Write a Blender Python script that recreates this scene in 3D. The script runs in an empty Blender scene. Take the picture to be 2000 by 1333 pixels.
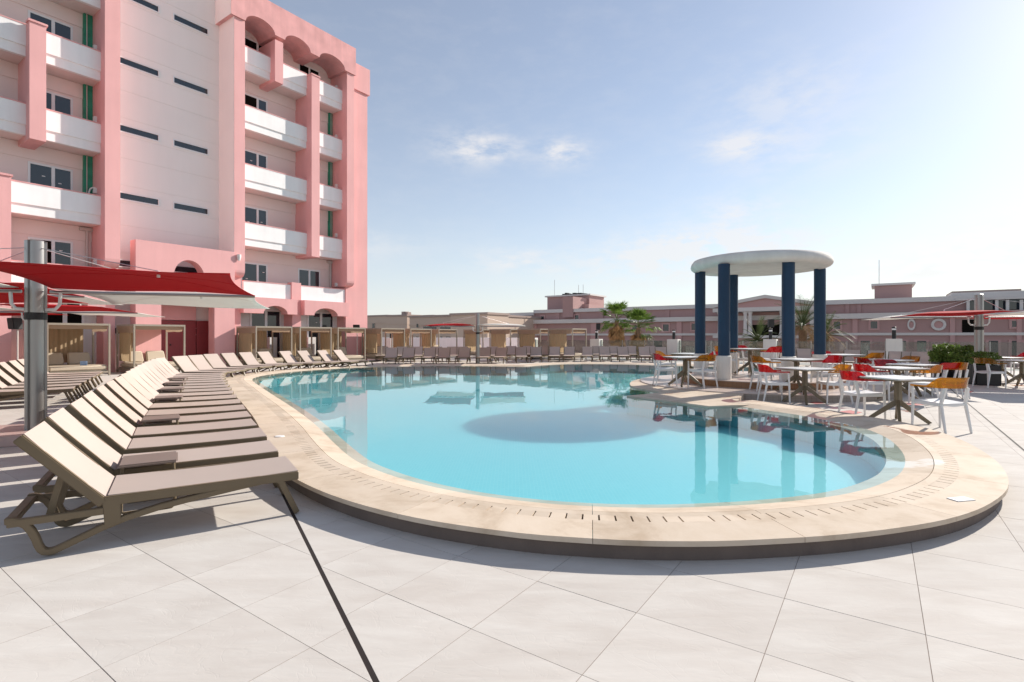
import bpy, bmesh, math, random
from mathutils import Vector, Matrix
from mathutils.geometry import tessellate_polygon
R_ = math.radians
random.seed(7)
sc = bpy.context.scene

# ------------------------------------------------------------------ camera, sky, sun, exposure
FPX, YH, CAMH = 1020.0, 656.5, 1.42          # focal length (px of a 2000 px frame), horizon row, eye height (m)
cam_d = bpy.data.cameras.new('camera'); cam = bpy.data.objects.new('camera', cam_d)
sc.collection.objects.link(cam)
cam.location = (0, 0, CAMH); cam.rotation_euler = (R_(90), 0, 0)
cam_d.sensor_width = 36.0; cam_d.lens = 36.0*FPX/2000.0
cam_d.shift_y = (YH-666.5)/2000.0; cam_d.clip_start = 0.05; cam_d.clip_end = 5000
sc.camera = cam
SUN_AZ, SUN_EL = 54.0, 27.0                  # degrees right of the view axis, above the horizon
world = bpy.data.worlds.new('World'); sc.world = world; world.use_nodes = True
sun_d = bpy.data.lights.new('sun', 'SUN'); sun_d.energy = 5.0; sun_d.angle = R_(0.55); sun_d.color = (1.0, 0.93, 0.84)
sun = bpy.data.objects.new('sun', sun_d); sc.collection.objects.link(sun)
_sd = Vector((math.sin(R_(SUN_AZ))*math.cos(R_(SUN_EL)), math.cos(R_(SUN_AZ))*math.cos(R_(SUN_EL)), math.sin(R_(SUN_EL))))
sun.rotation_euler = (-_sd).to_track_quat('-Z', 'Y').to_euler(); sun.location = _sd*60
sc.view_settings.view_transform = 'Standard'; sc.view_settings.look = 'None'
sc.view_settings.exposure = 0.5; sc.view_settings.gamma = 1.0
sc.cycles.max_bounces = 8; sc.cycles.transparent_max_bounces = 16
sc.cycles.sample_clamp_indirect = 6.0
SKY_STRENGTH = 0.10

def build_world():
    nt = world.node_tree; N = nt.nodes; L = nt.links; N.clear()
    out = N.new('ShaderNodeOutputWorld'); bg = N.new('ShaderNodeBackground'); bg.inputs['Strength'].default_value = SKY_STRENGTH
    sky = N.new('ShaderNodeTexSky'); sky.sky_type = 'NISHITA'; sky.sun_disc = False
    sky.sun_elevation = R_(SUN_EL); sky.sun_rotation = R_(SUN_AZ)
    sky.air_density = 1.0; sky.dust_density = 0.3; sky.ozone_density = 2.0; sky.altitude = 20
    tc = N.new('ShaderNodeTexCoord')
    mp = N.new('ShaderNodeMapping'); mp.inputs['Scale'].default_value = (1, 1, 2.6)
    L.new(tc.outputs['Generated'], mp.inputs['Vector'])
    nz = N.new('ShaderNodeTexNoise'); nz.inputs['Scale'].default_value = 15; nz.inputs['Detail'].default_value = 7; nz.inputs['Roughness'].default_value = 0.62
    L.new(mp.outputs['Vector'], nz.inputs['Vector'])
    # thin fair-weather clouds: soft patches in a few directions, plus a faint veil everywhere
    acc = None
    def mth(op, a, b=None):
        m = N.new('ShaderNodeMath'); m.operation = op
        for i, q in enumerate((a, b)):
            if q is None: continue
            if isinstance(q, (int, float)): m.inputs[i].default_value = q
            else: L.new(q, m.inputs[i])
        return m.outputs[0]
    clouds = [(935, 290, 68, 26, .6), (1100, 298, 42, 22, .6), (1440, 285, 52, 20, .5), (1380, 478, 160, 30, .8), (1440, 412, 80, 26, .4),
              (1015, 510, 85, 22, .4), (1560, 300, 120, 40, .2), (1330, 520, 190, 34, .5), (1850, 520, 180, 32, .5), (1950, 455, 150, 40, .35), (1540, 190, 120, 60, .2),
              (-700, 380, 300, 60, .5), (3300, 420, 320, 60, .5), (700, 480, 110, 26, .2), (-300, 470, 200, 40, .3)]
    for (cx, cy, wx, wy, amp) in clouds:
        d = Vector(((cx-1000)/FPX, 1.0, (YH-cy)/FPX)); k = d.length; d.normalize()
        rt = d.cross(Vector((0, 0, 1))).normalized(); up = rt.cross(d)
        def dot(v):
            n = N.new('ShaderNodeVectorMath'); n.operation = 'DOT_PRODUCT'; L.new(tc.outputs['Generated'], n.inputs[0]); n.inputs[1].default_value = v
            return n.outputs['Value']
        a = mth('DIVIDE', dot(rt), wx/FPX/k); b = mth('DIVIDE', dot(up), wy/FPX/k)
        r2 = mth('ADD', mth('MULTIPLY', a, a), mth('MULTIPLY', b, b))
        g = mth('MULTIPLY', mth('POWER', 2.718, mth('MULTIPLY', r2, -0.9)), amp)
        front = mth('GREATER_THAN', dot(d), 0.2)
        g = mth('MULTIPLY', g, front)
        acc = g if acc is None else mth('ADD', acc, g)
    th = N.new('ShaderNodeMapRange'); th.inputs['From Min'].default_value = 0.36; th.inputs['From Max'].default_value = 0.60; th.clamp = True
    L.new(nz.outputs['Fac'], th.inputs['Value'])
    cl = mth('MULTIPLY', acc, th.outputs['Result'])
    veil = N.new('ShaderNodeMapRange'); veil.inputs['From Min'].default_value = 0.45; veil.inputs['From Max'].default_value = 0.8; veil.inputs['To Min'].default_value = 0.22; veil.inputs['To Max'].default_value = 0.30
    L.new(nz.outputs['Fac'], veil.inputs['Value'])
    fac = mth('MINIMUM', mth('ADD', mth('MULTIPLY', cl, 1.5), veil.outputs['Result']), 0.9)
    mix = N.new('ShaderNodeMix'); mix.data_type = 'RGBA'
    L.new(fac, mix.inputs['Factor']); L.new(sky.outputs['Color'], mix.inputs['A'])
    # cloud white a little brighter than the sky behind it
    cw = N.new('ShaderNodeMix'); cw.data_type = 'RGBA'; cw.inputs['Factor'].default_value = 0.8
    L.new(sky.outputs['Color'], cw.inputs['A']); cw.inputs['B'].default_value = (6.9, 6.6, 6.4, 1)
    L.new(cw.outputs['Result'], mix.inputs['B'])
    # pale summer haze low over the horizon, the same all round
    sx = N.new('ShaderNodeSeparateXYZ'); L.new(tc.outputs['Generated'], sx.inputs[0])
    hz = mth('MULTIPLY', mth('POWER', 2.718, mth('MULTIPLY', mth('MAXIMUM', sx.outputs['Z'], 0.0), -5.5)), 0.8)
    hm = N.new('ShaderNodeMix'); hm.data_type = 'RGBA'; L.new(hz, hm.inputs['Factor']); L.new(mix.outputs['Result'], hm.inputs['A']); hm.inputs['B'].default_value = (6.0, 6.05, 6.2, 1)
    L.new(hm.outputs['Result'], bg.inputs['Color']); L.new(bg.outputs['Background'], out.inputs['Surface'])
build_world()

# ------------------------------------------------------------------ survey helpers
def G(px, py, z=0.0):
    """plan position of a surveyed point at height z"""
    Y = (CAMH-z)*FPX/(py-YH); return Vector(((px-1000)/FPX*Y, Y))
def XY(px, Y): return Vector(((px-1000)/FPX*Y, Y))
TH = R_(35.03)
U = Vector((math.sin(TH), math.cos(TH))); N_ = Vector((math.cos(TH), -math.sin(TH)))
PHI_U = math.pi/2-TH           # z-rotation that turns local +x into U (local +y = -N)
PHI_N = -TH                    # z-rotation that turns local +x into N (local +y = U)

# ------------------------------------------------------------------ mesh helpers
COL = sc.collection
class MB:
    def __init__(s): s.v = []; s.f = []
    def add(s, vs, fs):
        o = len(s.v); s.v += [tuple(v) for v in vs]; s.f += [tuple(o+i for i in f) for f in fs]; return s
    def box(s, x0, x1, y0, y1, z0, z1):
        return s.add([(x0,y0,z0),(x1,y0,z0),(x1,y1,z0),(x0,y1,z0),(x0,y0,z1),(x1,y0,z1),(x1,y1,z1),(x0,y1,z1)],
                     [(0,3,2,1),(4,5,6,7),(0,1,5,4),(1,2,6,5),(2,3,7,6),(3,0,4,7)])
    def hexa(s, p):   # 8 corners: bottom ccw, top ccw
        return s.add(p, [(0,3,2,1),(4,5,6,7),(0,1,5,4),(1,2,6,5),(2,3,7,6),(3,0,4,7)])
    def extrude(s, poly, vec):
        n = len(poly); vec = Vector(vec); a = [Vector(p) for p in poly]
        fs = [tuple(range(n))[::-1], tuple(range(n, 2*n))]
        fs += [(i, (i+1) % n, n+(i+1) % n, n+i) for i in range(n)]
        return s.add(a+[p+vec for p in a], fs)
    def tube(s, path, r, n=8, cap=True):
        P = [Vector(p) for p in path]; rs = r if isinstance(r, (list, tuple)) else [r]*len(P)
        vs = []; prev = None
        for i, p in enumerate(P):
            t = (P[min(i+1, len(P)-1)]-P[max(i-1, 0)]).normalized()
            if prev is None:
                up = Vector((0,0,1)) if abs(t.z) < .9 else Vector((1,0,0)); a = t.cross(up).normalized()
            else: a = (prev-t*prev.dot(t)).normalized()
            prev = a; b = t.cross(a)
            for k in range(n):
                q = 2*math.pi*k/n; vs.append(p+(a*math.cos(q)+b*math.sin(q))*rs[i])
        fs = [(i*n+k, i*n+(k+1) % n, (i+1)*n+(k+1) % n, (i+1)*n+k) for i in range(len(P)-1) for k in range(n)]
        if cap: fs += [tuple(range(n))[::-1], tuple((len(P)-1)*n+k for k in range(n))]
        return s.add(vs, fs)
    def lathe(s, prof, n=32, c=(0,0,0)):
        vs = [(c[0]+r*math.cos(2*math.pi*k/n), c[1]+r*math.sin(2*math.pi*k/n), c[2]+z) for r, z in prof for k in range(n)]
        m = len(prof); fs = [(i*n+k, i*n+(k+1) % n, (i+1)*n+(k+1) % n, (i+1)*n+k) for i in range(m-1) for k in range(n)]
        fs += [tuple(range(n))[::-1], tuple((m-1)*n+k for k in range(n))]
        return s.add(vs, fs)
    def ribbon(s, path, th, y0, y1):
        """band of thickness th along a path in the xz plane, between y0 and y1"""
        P = [Vector((p[0], p[1])) for p in path]; L_ = []; Rr = []
        for i, p in enumerate(P):
            t = (P[min(i+1, len(P)-1)]-P[max(i-1, 0)]).normalized(); nn = Vector((-t.y, t.x))
            L_.append(p+nn*th/2); Rr.append(p-nn*th/2)
        n = len(P); vs = []
        for y in (y0, y1):
            vs += [(p.x, y, p.y) for p in L_]+[(p.x, y, p.y) for p in Rr]
        m = 2*n; fs = []
        for i in range(n-1):
            fs += [(i, i+1, n+i+1, n+i), (m+i+1, m+i, m+n+i, m+n+i+1), (i+1, i, m+i, m+i+1), (n+i, n+i+1, m+n+i+1, m+n+i)]
        fs += [(0, n, m+n, m), (n-1, m+n-1, m+2*n-1, 2*n-1)]
        return s.add(vs, fs)
    def mesh(s, name, mat, bevel=0, smooth=None, seg=2):
        me = bpy.data.meshes.new(name); me.from_pydata(s.v, [], s.f)
        bm = bmesh.new(); bm.from_mesh(me)
        bmesh.ops.recalc_face_normals(bm, faces=bm.faces)
        if bevel:
            es = [e for e in bm.edges if len(e.link_faces) == 2 and e.calc_face_angle(0) > R_(35)]
            bmesh.ops.bevel(bm, geom=es, offset=bevel, segments=seg, affect='EDGES', clamp_overlap=True)
        bm.to_mesh(me); bm.free()
        if mat: me.materials.append(mat)
        if smooth:
            me.polygons.foreach_set('use_smooth', [True]*len(me.polygons)); me.set_sharp_from_angle(angle=R_(smooth))
        return me
    def build(s, name, mat, parent=None, bevel=0, smooth=None, seg=2):
        return obj(name, s.mesh(name, mat, bevel, smooth, seg), parent)
def obj(name, me, parent=None):
    o = bpy.data.objects.new(name, me); COL.objects.link(o)
    if parent: o.parent = parent
    return o
def tag(o, label, cat, group=None):
    o['label'] = label; o['category'] = cat
    if group: o['group'] = group
    return o
def thing(name, label, cat, loc=(0,0,0), rz=0, group=None):
    o = bpy.data.objects.new(name, None); COL.objects.link(o); o.empty_display_size = .2
    o.location = loc; o.rotation_euler = (0, 0, rz); return tag(o, label, cat, group)
def struct(o): o['kind'] = 'structure'; return o
def stuff(o): o['kind'] = 'stuff'; return o
def copy_tree(src, parent=None, swap=None):
    c = src.copy(); COL.objects.link(c); c.parent = parent
    for ch in list(src.children): copy_tree(ch, c)
    return c
ORD = ['first','second','third','fourth','fifth','sixth','seventh','eighth','ninth','tenth','eleventh','twelfth','thirteenth','fourteenth',
       'fifteenth','sixteenth','seventeenth','eighteenth','nineteenth','twentieth','twenty-first','twenty-second','twenty-third','twenty-fourth','twenty-fifth','twenty-sixth','twenty-seventh','twenty-eighth']

# ------------------------------------------------------------------ materials
def newmat(name):
    m = bpy.data.materials.new(name); m.use_nodes = True; nt = m.node_tree
    return m, nt, nt.nodes, nt.links, nt.nodes['Principled BSDF']
def pos_node(N, world_space=True):
    if world_space: return N.new('ShaderNodeNewGeometry').outputs['Position']
    return N.new('ShaderNodeTexCoord').outputs['Object']
def surf(name, col, rough=.6, var=.08, scale=2.0, bump=0., bscale=60., spec=.5, world_space=True, metal=0., obj_var=0., streak=0., coat=0.):
    m, nt, N, L, P = newmat(name)
    pos = pos_node(N, world_space)
    n1 = N.new('ShaderNodeTexNoise'); n1.inputs['Scale'].default_value = scale; n1.inputs['Detail'].default_value = 6; L.new(pos, n1.inputs['Vector'])
    mr = N.new('ShaderNodeMapRange'); mr.inputs['From Min'].default_value = .3; mr.inputs['From Max'].default_value = .7
    mr.inputs['To Min'].default_value = 1-var; mr.inputs['To Max'].default_value = 1+var; L.new(n1.outputs['Fac'], mr.inputs['Value'])
    val = mr.outputs['Result']
    if obj_var:
        oi = N.new('ShaderNodeObjectInfo'); m2 = N.new('ShaderNodeMapRange'); m2.inputs['To Min'].default_value = 1-obj_var; m2.inputs['To Max'].default_value = 1+obj_var
        L.new(oi.outputs['Random'], m2.inputs['Value']); mm = N.new('ShaderNodeMath'); mm.operation = 'MULTIPLY'
        L.new(val, mm.inputs[0]); L.new(m2.outputs['Result'], mm.inputs[1]); val = mm.outputs[0]
    if streak:
        mp = N.new('ShaderNodeMapping'); mp.inputs['Scale'].default_value = (1.6, 1.6, .12); L.new(pos, mp.inputs['Vector'])
        n3 = N.new('ShaderNodeTexNoise'); n3.inputs['Scale'].default_value = 3; n3.inputs['Detail'].default_value = 5; L.new(mp.outputs['Vector'], n3.inputs['Vector'])
        m3 = N.new('ShaderNodeMapRange'); m3.inputs['From Min'].default_value = .35; m3.inputs['From Max'].default_value = .75; m3.inputs['To Min'].default_value = 1; m3.inputs['To Max'].default_value = 1-streak
        L.new(n3.outputs['Fac'], m3.inputs['Value']); mm = N.new('ShaderNodeMath'); mm.operation = 'MULTIPLY'
        L.new(val, mm.inputs[0]); L.new(m3.outputs['Result'], mm.inputs[1]); val = mm.outputs[0]
    mx = N.new('ShaderNodeVectorMath'); mx.operation = 'SCALE'; mx.inputs[0].default_value = col[:3]; L.new(val, mx.inputs['Scale'])
    L.new(mx.outputs['Vector'], P.inputs['Base Color'])
    P.inputs['Roughness'].default_value = rough; P.inputs['Specular IOR Level'].default_value = spec; P.inputs['Metallic'].default_value = metal
    if coat: P.inputs['Coat Weight'].default_value = coat; P.inputs['Coat Roughness'].default_value = .1
    if bump:
        nb = N.new('ShaderNodeTexNoise'); nb.inputs['Scale'].default_value = bscale; nb.inputs['Detail'].default_value = 5; L.new(pos, nb.inputs['Vector'])
        b = N.new('ShaderNodeBump'); b.inputs['Strength'].default_value = bump; b.inputs['Distance'].default_value = .01
        L.new(nb.outputs['Fac'], b.inputs['Height']); L.new(b.outputs['Normal'], P.inputs['Normal'])
    return m
def fabric(name, col, trans=.25, rough=.85, weave=900, var=.05):
    m, nt, N, L, P = newmat(name)
    out = N['Material Output']; pos = pos_node(N, False)
    n1 = N.new('ShaderNodeTexNoise'); n1.inputs['Scale'].default_value = 3; n1.inputs['Detail'].default_value = 5; L.new(pos, n1.inputs['Vector'])
    mr = N.new('ShaderNodeMapRange'); mr.inputs['To Min'].default_value = 1-var; mr.inputs['To Max'].default_value = 1+var; L.new(n1.outputs['Fac'], mr.inputs['Value'])
    oi = N.new('ShaderNodeObjectInfo'); m2 = N.new('ShaderNodeMapRange'); m2.inputs['To Min'].default_value = .94; m2.inputs['To Max'].default_value = 1.05
    L.new(oi.outputs['Random'], m2.inputs['Value']); mm = N.new('ShaderNodeMath'); mm.operation = 'MULTIPLY'; L.new(mr.outputs['Result'], mm.inputs[0]); L.new(m2.outputs['Result'], mm.inputs[1])
    mx = N.new('ShaderNodeVectorMath'); mx.operation = 'SCALE'; mx.inputs[0].default_value = col; L.new(mm.outputs[0], mx.inputs['Scale'])
    P.inputs['Roughness'].default_value = rough; P.inputs['Specular IOR Level'].default_value = .2; L.new(mx.outputs['Vector'], P.inputs['Base Color'])
    nb = N.new('ShaderNodeTexNoise'); nb.inputs['Scale'].default_value = weave; nb.inputs['Detail'].default_value = 2; L.new(pos, nb.inputs['Vector'])
    b = N.new('ShaderNodeBump'); b.inputs['Strength'].default_value = .06; b.inputs['Distance'].default_value = .001; L.new(nb.outputs['Fac'], b.inputs['Height']); L.new(b.outputs['Normal'], P.inputs['Normal'])
    tr = N.new('ShaderNodeBsdfTranslucent'); L.new(mx.outputs['Vector'], tr.inputs['Color'])
    ms = N.new('ShaderNodeMixShader'); ms.inputs[0].default_value = trans
    L.new(P.outputs[0], ms.inputs[1]); L.new(tr.outputs[0], ms.inputs[2]); L.new(ms.outputs[0], out.inputs['Surface'])
    return m
def tinted(name, col, gloss=.06, trans=.55, rough=.05):
    """see-through coloured plastic or glass"""
    m, nt, N, L, P = newmat(name); out = N['Material Output']
    t = N.new('ShaderNodeBsdfTransparent'); t.inputs['Color'].default_value = (*col, 1)
    tl = N.new('ShaderNodeBsdfTranslucent'); tl.inputs['Color'].default_value = (*col, 1)
    d = N.new('ShaderNodeBsdfDiffuse'); d.inputs['Color'].default_value = (*col, 1)
    a = N.new('ShaderNodeMixShader'); a.inputs[0].default_value = .5; L.new(tl.outputs[0], a.inputs[1]); L.new(d.outputs[0], a.inputs[2])
    b = N.new('ShaderNodeMixShader'); b.inputs[0].default_value = trans; L.new(a.outputs[0], b.inputs[1]); L.new(t.outputs[0], b.inputs[2])
    g = N.new('ShaderNodeBsdfGlossy'); g.inputs['Roughness'].default_value = rough
    c = N.new('ShaderNodeMixShader'); L.new(schlick(N, L, .045), c.inputs[0]); L.new(b.outputs[0], c.inputs[1]); L.new(g.outputs[0], c.inputs[2]); L.new(c.outputs[0], out.inputs['Surface'])
    return m

def schlick(N, L, f0=.02, normal=None, cap=1.0):
    g = N.new('ShaderNodeNewGeometry'); d = N.new('ShaderNodeVectorMath'); d.operation = 'DOT_PRODUCT'
    L.new(g.outputs['Incoming'], d.inputs[0]); L.new(normal if normal else g.outputs['Normal'], d.inputs[1])
    def m(op, a, b):
        q = N.new('ShaderNodeMath'); q.operation = op
        for i, v in enumerate((a, b)):
            if isinstance(v, (int, float)): q.inputs[i].default_value = v
            else: L.new(v, q.inputs[i])
        return q.outputs[0]
    ab = N.new('ShaderNodeMath'); ab.operation = 'ABSOLUTE'; L.new(d.outputs['Value'], ab.inputs[0])
    p = m('POWER', m('MAXIMUM', m('SUBTRACT', 1.0, ab.outputs[0]), 0.0), 5.0)
    return m('MINIMUM', m('ADD', m('MULTIPLY', p, 1-f0), f0), cap)
M = {}
M['pink'] = surf('pink_stucco', (.77, .415, .405), .9, .05, .7, .5, 45, .2, streak=.05)
M['pink2'] = surf('pink_stucco_frieze', (.74, .385, .375), .9, .12, 1.3, .6, 30, .2, streak=.12)
M['cream'] = surf('cream_render', (.89, .825, .79), .9, .02, .6, .2, 60, .2, streak=.015)
M['recess'] = surf('pale_pink_render', (.83, .69, .65), .9, .03, .8, .2, 60, .2)
M['parapet'] = surf('white_parapet', (.88, .865, .855), .85, .03, 1.5, .25, 60, .2, streak=.05)
M['redpanel'] = surf('dark_red_door_panel', (.30, .055, .06), .45, .06, 2, .1, 30, .4)
M['green'] = surf('green_waterproofing', (.03, .26, .16), .5, .18, 3, .3, 20, .4)
M['frame'] = surf('white_window_frame', (.78, .78, .78), .35, .02, 2)
M['reveal'] = surf('bare_brown_reveal', (.35, .2, .13), .9, .2, 8)
M['pipe'] = surf('grey_plastic_pipe', (.55, .5, .47), .5, .05)
M['white'] = surf('white_paint', (.78, .77, .75), .7, .04, 2, .2, 60, .3, streak=.06)
M['taupe'] = surf('taupe_plastic', (.155, .115, .068), .45, .05, 6, .12, 300, .4, world_space=False)
M['sling'] = fabric('beige_sling', (.60, .50, .445), .26)
M['cushion'] = fabric('beige_cushion', (.52, .44, .34), .0)
M['canvas'] = fabric('taupe_canvas', (.44, .325, .235), .36)
M['curtain'] = fabric('sand_curtain', (.46, .35, .22), .38)
M['cabframe'] = surf('taupe_metal', (.33, .28, .22), .45, .04, 5, world_space=False)
M['red'] = fabric('red_shade_cloth', (.52, .012, .018), .30)
M['offwhite'] = fabric('ivory_shade_cloth', (.84, .81, .77), .38)
M['alu'] = surf('brushed_aluminium', (.34, .33, .32), .32, .015, 4, metal=.9)
M['cable'] = surf('steel_cable', (.6, .58, .56), .4, .0, metal=.7)
M['black'] = surf('black_plastic', (.012, .012, .013), .5, .1, 5)
M['blue'] = surf('navy_column_paint', (.004, .034, .080), .5, .10, 1.5, .2, 40, .4, streak=.15)
M['plaster'] = surf('white_plaster', (.72, .69, .64), .85, .05, 1.5, .3, 40, .25, streak=.12)
M['chairwhite'] = surf('white_polypropylene', (.74, .73, .71), .38, .02, 4, world_space=False)
M['cred'] = tinted('red_polycarbonate', (.62, .006, .03), trans=.76)
M['camber'] = tinted('amber_polycarbonate', (.74, .44, .02), trans=.86)
M['tabletop'] = surf('white_tabletop', (.76, .75, .73), .3, .02, 3, world_space=False)
M['tableleg'] = surf('olive_taupe_metal', (.17, .135, .085), .4, .06, 5, world_space=False)
M['darkglass'] = surf('window_glass', (.018, .026, .036), .04, .1, 1, spec=.8)
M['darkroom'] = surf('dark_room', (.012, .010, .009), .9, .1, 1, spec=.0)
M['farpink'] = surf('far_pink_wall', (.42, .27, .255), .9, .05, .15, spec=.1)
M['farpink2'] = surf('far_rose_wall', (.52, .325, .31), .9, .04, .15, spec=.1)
M['fartrim'] = surf('far_white_trim', (.64, .61, .585), .9, .04, .3, spec=.1)
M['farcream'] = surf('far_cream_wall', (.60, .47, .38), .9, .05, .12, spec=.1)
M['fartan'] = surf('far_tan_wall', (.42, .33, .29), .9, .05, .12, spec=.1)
M['trunk'] = surf('palm_trunk', (.16, .10, .06), .9, .25, 10, .6, 20)
M['dead'] = surf('dead_palm_leaf', (.34, .19, .08), .9, .3, 4)
M['brass'] = surf('grey_sensor_box', (.5, .48, .45), .5, .03)
M['cardblue'] = surf('printed_card', (.25, .35, .5), .5, .1, 30)
M['towel'] = fabric('white_terry', (.8, .8, .8), .0)
def leafmat(name, col, tr=.35):
    m = fabric(name, col, tr, .5, 40, .35); return m
M['fan'] = leafmat('fan_palm_leaf', (.12, .20, .035)); M['date'] = leafmat('date_palm_leaf', (.09, .12, .045)); M['bush'] = leafmat('shrub_leaf', (.12, .19, .04))

def deck_mat():
    m, nt, N, L, P = newmat('slate_look_porcelain')
    pos = pos_node(N); oi = N.new('ShaderNodeObjectInfo')
    sh = N.new('ShaderNodeVectorMath'); sh.operation = 'SCALE'; sh.inputs[0].default_value = (37, 19, 11); L.new(oi.outputs['Random'], sh.inputs['Scale'])
    ad = N.new('ShaderNodeVectorMath'); L.new(pos, ad.inputs[0]); L.new(sh.outputs[0], ad.inputs[1])
    mp = N.new('ShaderNodeMapping'); mp.inputs['Rotation'].default_value = (0, 0, TH); mp.inputs['Scale'].default_value = (1, 3.2, 1); L.new(ad.outputs[0], mp.inputs['Vector'])
    n1 = N.new('ShaderNodeTexNoise'); n1.inputs['Scale'].default_value = 1.7; n1.inputs['Detail'].default_value = 8; n1.inputs['Roughness'].default_value = .6; n1.inputs['Distortion'].default_value = .6; L.new(mp.outputs[0], n1.inputs['Vector'])
    cr = N.new('ShaderNodeValToRGB'); e = cr.color_ramp.elements; e[0].position = .3; e[0].color = (.545, .50, .455, 1); e[1].position = .7; e[1].color = (.63, .595, .55, 1); L.new(n1.outputs['Fac'], cr.inputs['Fac'])
    n2 = N.new('ShaderNodeTexNoise'); n2.inputs['Scale'].default_value = .35; n2.inputs['Detail'].default_value = 4; L.new(pos, n2.inputs['Vector'])
    mr = N.new('ShaderNodeMapRange'); mr.inputs['From Min'].default_value = .3; mr.inputs['From Max'].default_value = .7; mr.inputs['To Min'].default_value = .93; mr.inputs['To Max'].default_value = 1.05; L.new(n2.outputs['Fac'], mr.inputs['Value'])
    m2 = N.new('ShaderNodeMapRange'); m2.inputs['To Min'].default_value = .97; m2.inputs['To Max'].default_value = 1.03; L.new(oi.outputs['Random'], m2.inputs['Value'])
    mm = N.new('ShaderNodeMath'); mm.operation = 'MULTIPLY'; L.new(mr.outputs[0], mm.inputs[0]); L.new(m2.outputs[0], mm.inputs[1])
    sc_ = N.new('ShaderNodeVectorMath'); sc_.operation = 'SCALE'; L.new(cr.outputs['Color'], sc_.inputs[0]); L.new(mm.outputs[0], sc_.inputs['Scale']); L.new(sc_.outputs[0], P.inputs['Base Color'])
    # slate relief: stretched ridges and short curved chips
    v = N.new('ShaderNodeTexNoise'); v.inputs['Scale'].default_value = 4.0; v.inputs['Detail'].default_value = 9; v.inputs['Distortion'].default_value = 1.2; L.new(mp.outputs[0], v.inputs['Vector'])
    w = N.new('ShaderNodeTexNoise'); w.inputs['Scale'].default_value = 3.2; w.inputs['Detail'].default_value = 3; w.inputs['Distortion'].default_value = 2.0; L.new(ad.outputs[0], w.inputs['Vector'])
    rid = N.new('ShaderNodeMath'); rid.operation = 'SUBTRACT'; rid.inputs[1].default_value = .5; L.new(w.outputs['Fac'], rid.inputs[0])
    ab = N.new('ShaderNodeMath'); ab.operation = 'ABSOLUTE'; L.new(rid.outputs[0], ab.inputs[0])
    mn = N.new('ShaderNodeMath'); mn.operation = 'MINIMUM'; mn.inputs[1].default_value = .02; L.new(ab.outputs[0], mn.inputs[0])
    ml = N.new('ShaderNodeMath'); ml.operation = 'MULTIPLY_ADD'; ml.inputs[1].default_value = 7.0; L.new(mn.outputs[0], ml.inputs[0]); L.new(v.outputs['Fac'], ml.inputs[2])
    b = N.new('ShaderNodeBump'); b.inputs['Strength'].default_value = .3; b.inputs['Distance'].default_value = .005; L.new(ml.outputs[0], b.inputs['Height']); L.new(b.outputs['Normal'], P.inputs['Normal'])
    P.inputs['Roughness'].default_value = .8; P.inputs['Specular IOR Level'].default_value = .05
    return m
M['deck'] = deck_mat()
M['grout'] = surf('grey_grout', (.26, .21, .18), .95, .1, 5)
M['rubber'] = surf('dark_joint_filler', (.02, .012, .010), .9, .2, 20)

def coping_mat():
    m, nt, N, L, P = newmat('travertine_coping')
    pos = pos_node(N)
    n1 = N.new('ShaderNodeTexNoise'); n1.inputs['Scale'].default_value = 2.2; n1.inputs['Detail'].default_value = 9; n1.inputs['Roughness'].default_value = .68; n1.inputs['Distortion'].default_value = .5; L.new(pos, n1.inputs['Vector'])
    cr = N.new('ShaderNodeValToRGB'); e = cr.color_ramp.elements; e[0].position = .28; e[0].color = (.48, .375, .275, 1); e[1].position = .74; e[1].color = (.68, .58, .475, 1)
    q = e.new(.5); q.color = (.62, .515, .405, 1); L.new(n1.outputs['Fac'], cr.inputs['Fac'])
    oi = N.new('ShaderNodeObjectInfo'); m2 = N.new('ShaderNodeMapRange'); m2.inputs['To Min'].default_value = .92; m2.inputs['To Max'].default_value = 1.06; L.new(oi.outputs['Random'], m2.inputs['Value'])
    sc_ = N.new('ShaderNodeVectorMath'); sc_.operation = 'SCALE'; L.new(cr.outputs['Color'], sc_.inputs[0]); L.new(m2.outputs[0], sc_.inputs['Scale'])
    # white lime scale where splashed water dries at the pool's rounded end
    c0 = G(1775, 900, .14); dv = N.new('ShaderNodeVectorMath'); dv.operation = 'DISTANCE'; L.new(pos, dv.inputs[0]); dv.inputs[1].default_value = (c0.x, c0.y, .14)
    n3 = N.new('ShaderNodeTexNoise'); n3.inputs['Scale'].default_value = 3.5; n3.inputs['Detail'].default_value = 8; L.new(pos, n3.inputs['Vector'])
    ma = N.new('ShaderNodeMath'); ma.operation = 'MULTIPLY_ADD'; ma.inputs[1].default_value = 1.5; L.new(n3.outputs['Fac'], ma.inputs[0]); L.new(dv.outputs['Value'], ma.inputs[2])
    ss = N.new('ShaderNodeMapRange'); ss.inputs['From Min'].default_value = 1.02; ss.inputs['From Max'].default_value = .92; L.new(ma.outputs[0], ss.inputs['Value'])
    mx = N.new('ShaderNodeMix'); mx.data_type = 'RGBA'; L.new(ss.outputs[0], mx.inputs['Factor']); L.new(sc_.outputs[0], mx.inputs['A']); mx.inputs['B'].default_value = (.72, .68, .62, 1)
    L.new(mx.outputs['Result'], P.inputs['Base Color'])
    nb = N.new('ShaderNodeTexNoise'); nb.inputs['Scale'].default_value = 26; nb.inputs['Detail'].default_value = 8; L.new(pos, nb.inputs['Vector'])
    b = N.new('ShaderNodeBump'); b.inputs['Strength'].default_value = .25; b.inputs['Distance'].default_value = .004; L.new(nb.outputs['Fac'], b.inputs['Height']); L.new(b.outputs['Normal'], P.inputs['Normal'])
    P.inputs['Roughness'].default_value = .75; P.inputs['Specular IOR Level'].default_value = .08
    return m
M['coping'] = coping_mat()
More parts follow.
